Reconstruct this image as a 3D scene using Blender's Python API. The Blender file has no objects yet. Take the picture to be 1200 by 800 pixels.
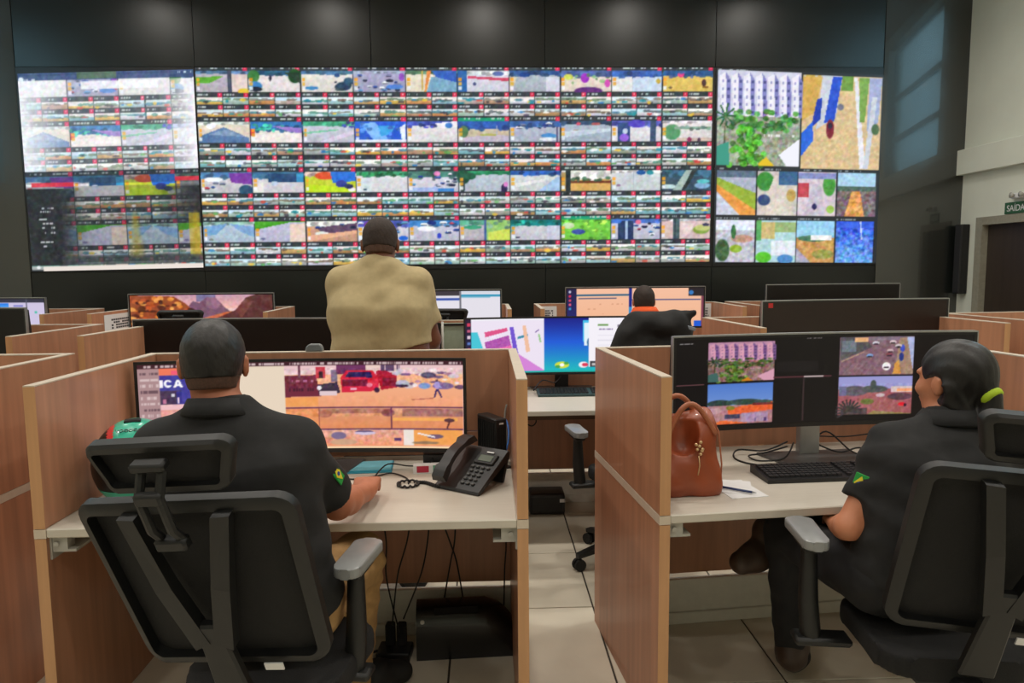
import bpy, bmesh, math, random
import numpy as np
from mathutils import Vector, Matrix, Euler

# ------------------------------------------------------------------ camera, world, lights, exposure
S = bpy.context.scene
COL = S.collection
RAD = math.radians
cam_data = bpy.data.cameras.new('camera')
cam_data.sensor_width = 36.0
cam_data.lens = 36.0 * 850.0 / 1200.0
cam_data.clip_start = 0.05
cam = bpy.data.objects.new('camera', cam_data)
COL.objects.link(cam)
_p, _y, _r = RAD(5.9), RAD(2.0), RAD(-0.5)
_f = Vector((math.sin(_y) * math.cos(_p), math.cos(_y) * math.cos(_p), -math.sin(_p)))
_R = Vector((math.cos(_y), -math.sin(_y), 0))
_U = _R.cross(_f)
_R2 = _R * math.cos(_r) + _U * math.sin(_r)
_U2 = -_R * math.sin(_r) + _U * math.cos(_r)
_m = Matrix((_R2, _U2, -_f)).transposed().to_4x4()
_m.translation = Vector((0, 0, 1.52))
cam.matrix_world = _m
S.camera = cam
S.view_settings.view_transform = 'Standard'
S.view_settings.look = 'None'
S.view_settings.gamma = 1.0
S.view_settings.exposure = 0.0
S.view_settings.use_curve_mapping = False

w = bpy.data.worlds.new('daylight')
S.world = w
w.use_nodes = True
w.node_tree.nodes['Background'].inputs[0].default_value = (0.40, 0.72, 0.86, 1)   # hazy teal daylight outside the high windows
w.node_tree.nodes['Background'].inputs[1].default_value = 3.6

LAMP_W = 21.0                 # watts of each ceiling downlight
LAMP_COL = (1.0, 0.94, 0.86)
CEIL = 4.8

# ------------------------------------------------------------------ helpers
def s2l(c):
    c = np.asarray(c, float)
    return np.where(c <= 0.04045, c / 12.92, ((c + 0.055) / 1.055) ** 2.4)

def rgb(r, g, b):
    return tuple(float(v) for v in s2l(np.array([r, g, b]) / 255.0)) + (1.0,)

MATS = {}
def mat(name, col, rough=0.5, metal=0.0, var=0.08, scale=30.0, spec=0.5, bump=0.0, coat=0.0, stretch=None, trans=0.0, spectint=None):
    if name in MATS: return MATS[name]
    m = bpy.data.materials.new(name); m.use_nodes = True
    nt = m.node_tree; b = nt.nodes['Principled BSDF']
    b.inputs['Roughness'].default_value = rough
    b.inputs['Metallic'].default_value = metal
    b.inputs['Specular IOR Level'].default_value = spec
    b.inputs['Coat Weight'].default_value = coat
    b.inputs['Transmission Weight'].default_value = trans
    if spectint: b.inputs['Specular Tint'].default_value = spectint
    tc = nt.nodes.new('ShaderNodeTexCoord')
    mp = nt.nodes.new('ShaderNodeMapping')
    if stretch: mp.inputs['Scale'].default_value = stretch
    nz = nt.nodes.new('ShaderNodeTexNoise'); nz.inputs['Scale'].default_value = scale; nz.inputs['Detail'].default_value = 4
    rp = nt.nodes.new('ShaderNodeValToRGB')
    lo = tuple(c * (1 - var) for c in col[:3]) + (1,); hi = tuple(min(1, c * (1 + var)) for c in col[:3]) + (1,)
    rp.color_ramp.elements[0].color = lo; rp.color_ramp.elements[0].position = 0.3
    rp.color_ramp.elements[1].color = hi; rp.color_ramp.elements[1].position = 0.7
    nt.links.new(tc.outputs['Object'], mp.inputs[0]); nt.links.new(mp.outputs[0], nz.inputs['Vector'])
    nt.links.new(nz.outputs['Fac'], rp.inputs[0]); nt.links.new(rp.outputs[0], b.inputs['Base Color'])
    if bump:
        bp = nt.nodes.new('ShaderNodeBump'); bp.inputs['Strength'].default_value = bump; bp.inputs['Distance'].default_value = 0.002
        nt.links.new(nz.outputs['Fac'], bp.inputs['Height']); nt.links.new(bp.outputs[0], b.inputs['Normal'])
    MATS[name] = m
    return m

def emis(name, col, strength):
    if name in MATS: return MATS[name]
    m = bpy.data.materials.new(name); m.use_nodes = True
    b = m.node_tree.nodes['Principled BSDF']
    b.inputs['Base Color'].default_value = (0.02, 0.02, 0.02, 1)
    b.inputs['Emission Color'].default_value = col
    b.inputs['Emission Strength'].default_value = strength
    MATS[name] = m
    return m

def screen_mat(name, strength):
    if name in MATS: return MATS[name]
    m = bpy.data.materials.new(name); m.use_nodes = True
    nt = m.node_tree; b = nt.nodes['Principled BSDF']
    a = nt.nodes.new('ShaderNodeVertexColor'); a.layer_name = 'picture'
    b.inputs['Base Color'].default_value = (0.008, 0.008, 0.008, 1)
    b.inputs['Roughness'].default_value = 0.35
    b.inputs['Specular IOR Level'].default_value = 0.3
    nt.links.new(a.outputs['Color'], b.inputs['Emission Color'])
    b.inputs['Emission Strength'].default_value = strength
    MATS[name] = m
    return m

class MB:
    """collects shapes for ONE mesh object"""
    def __init__(s): s.bm = bmesh.new()
    def _add(s, verts, faces, M=None):
        vs = [s.bm.verts.new(M @ Vector(v) if M else Vector(v)) for v in verts]
        for f in faces:
            try: s.bm.faces.new([vs[i] for i in f])
            except ValueError: pass
        return vs
    def box(s, c, d, rot=None, bev=0.0):
        x, y, z = d[0] / 2, d[1] / 2, d[2] / 2
        M = Matrix.Translation(c) @ (Euler(rot).to_matrix().to_4x4() if rot else Matrix())
        return s.prism([(-x, -y), (x, -y), (x, y), (-x, y)], -z, z, M, bev)
    def ebox(s, a, b, bev=0.0):
        return s.box(((a[0]+b[0])/2, (a[1]+b[1])/2, (a[2]+b[2])/2), (abs(b[0]-a[0]), abs(b[1]-a[1]), abs(b[2]-a[2])), None, bev)
    def prism(s, pts, z0, z1, M=None, bev=0.0, seg=1):
        n = len(pts)
        vs = s._add([(p[0], p[1], z0) for p in pts] + [(p[0], p[1], z1) for p in pts],
                    [tuple(range(n))[::-1], tuple(range(n, 2*n))] + [(i, (i+1) % n, n+(i+1) % n, n+i) for i in range(n)], M)
        if bev:
            es = {e for v in vs for e in v.link_edges}
            bmesh.ops.bevel(s.bm, geom=list(es), offset=bev, segments=seg, affect='EDGES', profile=0.6)
        return s
    def tube(s, pts, r, n=8, caps=True):
        pts = [Vector(p) for p in pts]; m = len(pts)
        rr = r if isinstance(r, (list, tuple)) else [r]*m
        rings = []; prev = None
        for i, p in enumerate(pts):
            t = (pts[min(i+1, m-1)] - pts[max(i-1, 0)])
            t = t.normalized() if t.length > 1e-9 else Vector((0, 0, 1))
            if prev is None:
                u = t.cross(Vector((0, 0, 1)))
                if u.length < 1e-3: u = t.cross(Vector((0, 1, 0)))
            else:
                u = prev - t * prev.dot(t)
            u.normalize(); prev = u; v = t.cross(u)
            rings.append([s.bm.verts.new(p + (u*math.cos(2*math.pi*k/n) + v*math.sin(2*math.pi*k/n)) * rr[i]) for k in range(n)])
        for i in range(m-1):
            for k in range(n):
                s.bm.faces.new([rings[i][k], rings[i][(k+1) % n], rings[i+1][(k+1) % n], rings[i+1][k]])
        if caps:
            s.bm.faces.new(rings[0][::-1]); s.bm.faces.new(rings[-1])
        return s
    def cyl(s, a, b, r, n=16, r2=None): return s.tube([a, b], [r, r if r2 is None else r2], n)
    def lathe(s, prof, n=20, M=None):
        m = len(prof); vs = []; fs = []
        for (r, z) in prof:
            for k in range(n):
                vs.append((r*math.cos(2*math.pi*k/n), r*math.sin(2*math.pi*k/n), z))
        for i in range(m-1):
            for k in range(n): fs.append((i*n+k, i*n+(k+1) % n, (i+1)*n+(k+1) % n, (i+1)*n+k))
        fs.append(tuple(range(n))[::-1]); fs.append(tuple((m-1)*n+k for k in range(n)))
        s._add(vs, fs, M); return s
    def strip(s, secs, closed=True):
        """loft through equal-length cross sections (lists of points)"""
        n = len(secs[0]); rg = [[s.bm.verts.new(Vector(p)) for p in q] for q in secs]
        for i in range(len(secs)-1):
            for k in range(n if closed else n-1):
                s.bm.faces.new([rg[i][k], rg[i][(k+1) % n], rg[i+1][(k+1) % n], rg[i+1][k]])
        if closed:
            s.bm.faces.new(rg[0][::-1]); s.bm.faces.new(rg[-1])
        return s
    def build(s, name, m, parent=None, smooth=False, M=None, bevmod=0.0):
        bmesh.ops.recalc_face_normals(s.bm, faces=s.bm.faces[:])
        if M is not None: bmesh.ops.transform(s.bm, matrix=M, verts=s.bm.verts[:])
        me = bpy.data.meshes.new(name); s.bm.to_mesh(me); s.bm.free()
        o = bpy.data.objects.new(name, me); COL.objects.link(o)
        me.materials.append(m)
        if smooth:
            me.polygons.foreach_set('use_smooth', [True]*len(me.polygons))
            if smooth == 'auto':
                try: me.set_sharp_from_angle(angle=RAD(40))
                except Exception: pass
        if parent: o.parent = parent
        return o

def tag(o, label=None, cat=None, group=None, kind=None):
    if label: o['label'] = label
    if cat: o['category'] = cat
    if group: o['group'] = group
    if kind: o['kind'] = kind
    return o

def thing(name, label, cat, loc=(0, 0, 0), rz=0.0, group=None):
    o = bpy.data.objects.new(name, None); COL.objects.link(o)
    o.empty_display_size = 0.1
    o.location = loc; o.rotation_euler = (0, 0, rz)
    return tag(o, label, cat, group)

def copy_tree(o, parent=None):
    c = o.copy(); COL.objects.link(c)
    if parent: c.parent = parent
    for ch in list(o.children): copy_tree(ch, c)
    return c

def pixels_mesh(name, pts, cols, nu, nv, material, parent=None):
    """grid of nu x nv points carrying a flat printed / shown picture (sRGB 0..1)"""
    me = bpy.data.meshes.new(name)
    idx = np.arange(nu*nv).reshape(nv, nu)
    q = np.stack([idx[:-1, :-1], idx[:-1, 1:], idx[1:, 1:], idx[1:, :-1]], -1).reshape(-1, 4)
    me.vertices.add(nu*nv); me.vertices.foreach_set('co', np.asarray(pts, np.float32).ravel())
    me.loops.add(q.size); me.loops.foreach_set('vertex_index', q.ravel().astype(np.int32))
    me.polygons.add(len(q)); me.polygons.foreach_set('loop_start', np.arange(0, q.size, 4, dtype=np.int32))
    me.update(calc_edges=True)
    ca = me.color_attributes.new('picture', 'FLOAT_COLOR', 'POINT')
    c = np.ones((nu*nv, 4), np.float32); c[:, :3] = s2l(np.clip(cols.reshape(-1, 3), 0, 1))
    ca.data.foreach_set('color', c.ravel())
    me.materials.append(material)
    o = bpy.data.objects.new(name, me); COL.objects.link(o)
    if parent: o.parent = parent
    return o

# ------------------------------------------------------------------ picture painter (flat content of screens)
FONT = {'I': ['111', '010', '010', '010', '111'], 'C': ['0111', '1000', '1000', '1000', '0111'], 'A': ['0110', '1001', '1111', '1001', '1001']}
class Cv:
    def __init__(s, w, h, c=(0, 0, 0), sx=1.0, sy=1.0, ox=0.0, oy=0.0):
        s.w, s.h = w, h; s.a = np.zeros((h, w, 3)); s.a[:] = np.array(c)/255.0
        s.sx, s.sy, s.ox, s.oy = sx, sy, ox, oy
    def X(s, x): return (x - s.ox) * s.sx
    def Y(s, y): return (y - s.oy) * s.sy
    def _sl(s, x0, y0, x1, y1):
        a = int(round(max(0, s.X(x0)))); b = int(round(min(s.w, s.X(x1)))); c = int(round(max(0, s.Y(y0)))); d = int(round(min(s.h, s.Y(y1))))
        return a, max(a, b), c, max(c, d)
    def rect(s, x0, y0, x1, y1, c, c2=None, alpha=1.0):
        a, b, t, d = s._sl(x0, y0, x1, y1)
        if a >= b or t >= d: return
        c = np.array(c)/255.0
        if c2 is None: v = c[None, None]
        else:
            k = np.linspace(0, 1, d-t)[:, None, None]; v = c*(1-k) + np.array(c2)/255.0*k
        s.a[t:d, a:b] = s.a[t:d, a:b]*(1-alpha) + v*alpha
    def hgrad(s, x0, y0, x1, y1, c, c2, a0=1.0, a1=1.0):
        a, b, t, d = s._sl(x0, y0, x1, y1)
        if a >= b or t >= d: return
        k = np.linspace(0, 1, b-a)[None, :, None]; v = np.array(c)/255.0*(1-k) + np.array(c2)/255.0*k; al = a0*(1-k)+a1*k
        s.a[t:d, a:b] = s.a[t:d, a:b]*(1-al) + v*al
    def _grid(s, x0, y0, x1, y1):
        a, b, t, d = s._sl(x0, y0, x1, y1)
        yy, xx = np.mgrid[t:d, a:b]
        return (a, b, t, d), xx + 0.5, yy + 0.5
    def ell(s, cx, cy, rx, ry, c, alpha=1.0, soft=0.25):
        (a, b, t, d), xx, yy = s._grid(cx-rx-1, cy-ry-1, cx+rx+1, cy+ry+1)
        if a >= b or t >= d: return
        q = ((xx-s.X(cx))/(max(rx*s.sx, .3)))**2 + ((yy-s.Y(cy))/(max(ry*s.sy, .3)))**2
        al = (np.clip((1-q)/soft, 0, 1)*alpha)[..., None]
        s.a[t:d, a:b] = s.a[t:d, a:b]*(1-al) + np.array(c)/255.0*al
    def poly(s, pts, c, alpha=1.0):
        xs = [p[0] for p in pts]; ys = [p[1] for p in pts]
        (a, b, t, d), xx, yy = s._grid(min(xs), min(ys), max(xs), max(ys))
        if a >= b or t >= d: return
        ins = np.zeros(xx.shape, bool); P = [(s.X(p[0]), s.Y(p[1])) for p in pts]
        for i in range(len(P)):
            (x1, y1), (x2, y2) = P[i], P[(i+1) % len(P)]
            if y1 == y2: continue
            ins ^= ((y1 > yy) != (y2 > yy)) & (xx < (x2-x1)*(yy-y1)/(y2-y1) + x1)
        al = (ins*alpha)[..., None]
        s.a[t:d, a:b] = s.a[t:d, a:b]*(1-al) + np.array(c)/255.0*al
    def line(s, x0, y0, x1, y1, wd, c, alpha=1.0):
        dx, dy = x1-x0, y1-y0; L = math.hypot(dx, dy) or 1; nx, ny = -dy/L*wd/2, dx/L*wd/2
        s.poly([(x0+nx, y0+ny), (x1+nx, y1+ny), (x1-nx, y1-ny), (x0-nx, y0-ny)], c, alpha)
    def noise(s, x0, y0, x1, y1, amp, cell=3, seed=0, gray=False):
        a, b, t, d = s._sl(x0, y0, x1, y1)
        if a >= b or t >= d: return
        r = np.random.RandomState(seed); tot = 0
        for c, w_ in ((cell, .7), (max(1, cell/2.2), .5)):
            n = r.rand(int((d-t)/c)+3, int((b-a)/c)+3, 1 if gray else 3) - 0.5
            n = n*.45 + n.mean(2, keepdims=True)*.9
            yy = np.arange(d-t)/c; xx = np.arange(b-a)/c; y_, x_ = yy.astype(int), xx.astype(int); fy = (yy-y_)[:, None, None]; fx = (xx-x_)[None, :, None]
            g = lambda i, k: n[y_+i][:, x_+k]
            tot = tot + w_*((g(0, 0)*(1-fx)+g(0, 1)*fx)*(1-fy)+(g(1, 0)*(1-fx)+g(1, 1)*fx)*fy)
        s.a[t:d, a:b] = np.clip(s.a[t:d, a:b] + tot*amp*1.3, 0, 1)
    def ticks(s, x0, x1, y, hgt, c, seed=0, dens=0.65):
        r = random.Random(seed); x = x0
        while x < x1:
            wd = r.uniform(.8, 3.2)
            if r.random() < dens: s.rect(x, y, min(x1, x+wd), y+hgt, c, alpha=.85)
            x += wd + r.uniform(.3, .9)
    def text(s, x, y, px, py, txt, c):
        for ch in txt:
            g = FONT[ch]
            for j, row in enumerate(g):
                for i, v in enumerate(row):
                    if v == '1': s.rect(x+i*px, y+j*py, x+(i+1)*px, y+(j+1)*py, c)
            x += (len(g[0])+0.8)*px
    def blur(s, n=1):
        for _ in range(n):
            p = np.pad(s.a, ((1, 1), (1, 1), (0, 0)), 'edge')
            s.a = (p[:-2, 1:-1]+p[2:, 1:-1]+p[1:-1, :-2]+p[1:-1, 2:]+4*s.a)/8.0
        return s

# ------------------------------------------------------------------ pictures
GY = [77.5, 135.5, 193.5, 251.5]
def small_feed(cv, x0, y0, x1, y1, rnd):
    kind = rnd.random()
    sky = rnd.choice([(225, 238, 242), (245, 245, 240), (200, 226, 238), (235, 230, 225), (205, 222, 225)])
    if kind < .34: gr = rnd.choice([(205, 165, 105), (225, 180, 90), (190, 150, 120), (215, 150, 95), (180, 140, 95)])
    elif kind < .62: gr = rnd.choice([(165, 205, 210), (150, 190, 205), (175, 200, 190), (130, 185, 195)])
    else: gr = rnd.choice([(205, 205, 205), (175, 180, 180), (190, 175, 165), (215, 215, 225), (160, 165, 150)])
    h = y1-y0
    hz = y0 + h*rnd.uniform(.3, .5)
    cv.rect(x0, y0, x1, y1, sky)
    cv.rect(x0, hz+1, x1, y1, gr, tuple(int(c*.85) for c in gr))
    dk = rnd.choice([(95, 120, 90), (80, 95, 100), (70, 130, 115), (110, 95, 80), (120, 120, 110), (60, 120, 140)])
    x = x0
    while x < x1:
        wd = rnd.uniform(3, 11)
        if rnd.random() < .75: cv.ell(x+wd/2, hz+rnd.uniform(-.5, 1.0), wd/2+1, rnd.uniform(.8, 2.0), dk, .8)
        x += wd*.8
    for _ in range(rnd.randint(1, 3)):
        c = rnd.choice([(245, 245, 245), (40, 120, 190), (210, 70, 60), (70, 70, 80), (90, 170, 90), (240, 200, 70), (20, 140, 160), (60, 60, 70)])
        cv.ell(rnd.uniform(x0+2, x1-2), rnd.uniform(hz, y1-1), rnd.uniform(1.5, 5), rnd.uniform(.8, 1.9), c, .8)
    cv.rect(x0, y0, x1, y0+.8, (70, 90, 95), alpha=.35); cv.rect(x0, y1-1, x1, y1, (60, 75, 70), alpha=.4)

def label_bar(cv, x0, x1, y, rnd, mid=True, green=False):
    cv.rect(x0, y, x1, y+4.2, (20, 150, 110) if green else (48, 56, 62))
    cv.ticks(x0+1.5, x0+(x1-x0)*.45, y+1.0, 2.0, (205, 215, 215), rnd.randint(0, 9999))
    if mid: cv.ticks(x0+(x1-x0)*.58, x1-4.5, y+1.0, 2.0, (205, 215, 215), rnd.randint(0, 9999))
    cv.rect(x1-5.0, y-.3, x1, y+4.4, (214, 40, 78)); cv.rect(x1-3.2, y+1.4, x1-1.8, y+2.8, (240, 170, 185))

def big_feed(cv, x0, y0, x1, y1, spec, rnd):
    w, h = x1-x0, y1-y0
    top, ground, hz = spec[0], spec[1], spec[2]
    ex = spec[3] if len(spec) > 3 else []
    P = lambda u, v: (x0+u*w, y0+v*h)
    cv.rect(x0, y0, x1, y1, ground, tuple(int(c*.93) for c in ground))
    cv.rect(x0, y0, x1, y0+hz*h, top)
    if hz > .05:
        x = x0
        while x < x1:
            wd = rnd.uniform(4, 9); k = rnd.uniform(.55, 1.25)
            cv.ell(x+wd/2, y0+hz*h*rnd.uniform(.4, 1.0), wd/2+.8, hz*h*.35+.6, tuple(min(255, int(c*k)) for c in top), .85); x += wd*.75
    for e in ex:
        k = e[0]
        if k == 'p': cv.poly([P(u, v) for u, v in e[1]], e[2])
        elif k == 'e': cv.ell(*P(e[1], e[2]), e[3]*w, e[4]*h, e[5])
        elif k == 'r': cv.rect(*P(e[1], e[2]), *P(e[3], e[4]), e[5])
        elif k == 'cars':
            for _ in range(e[1]):
                c = rnd.choice([(235, 240, 245), (40, 70, 150), (60, 90, 170), (120, 130, 160), (30, 40, 70), (200, 60, 80), (90, 150, 200)])
                u, v = rnd.uniform(e[2], e[4]), rnd.uniform(e[3], e[5]); a = rnd.uniform(2.2, 5)
                cv.ell(*P(u, v), a, a*.42, c); cv.ell(P(u, v)[0], P(u, v)[1]+.9, a*.8, .7, (45, 50, 70), .8)
        elif k == 'blobs':
            for _ in range(e[1]):
                f = rnd.uniform(.6, 1.35)
                cv.ell(*P(rnd.uniform(e[2], e[4]), rnd.uniform(e[3], e[5])), rnd.uniform(1.5, 4), rnd.uniform(1, 2.6), tuple(min(255, int(c*f)) for c in e[6]), .85)
    for i in range(3):                                       # little icons at the left edge of each feed
        cv.rect(x0+.8, y0+(.34+.2*i)*h, x0+4.6, y0+(.50+.2*i)*h, [(240, 160, 40), (225, 170, 60), (235, 240, 245)][i], alpha=.85)

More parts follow.
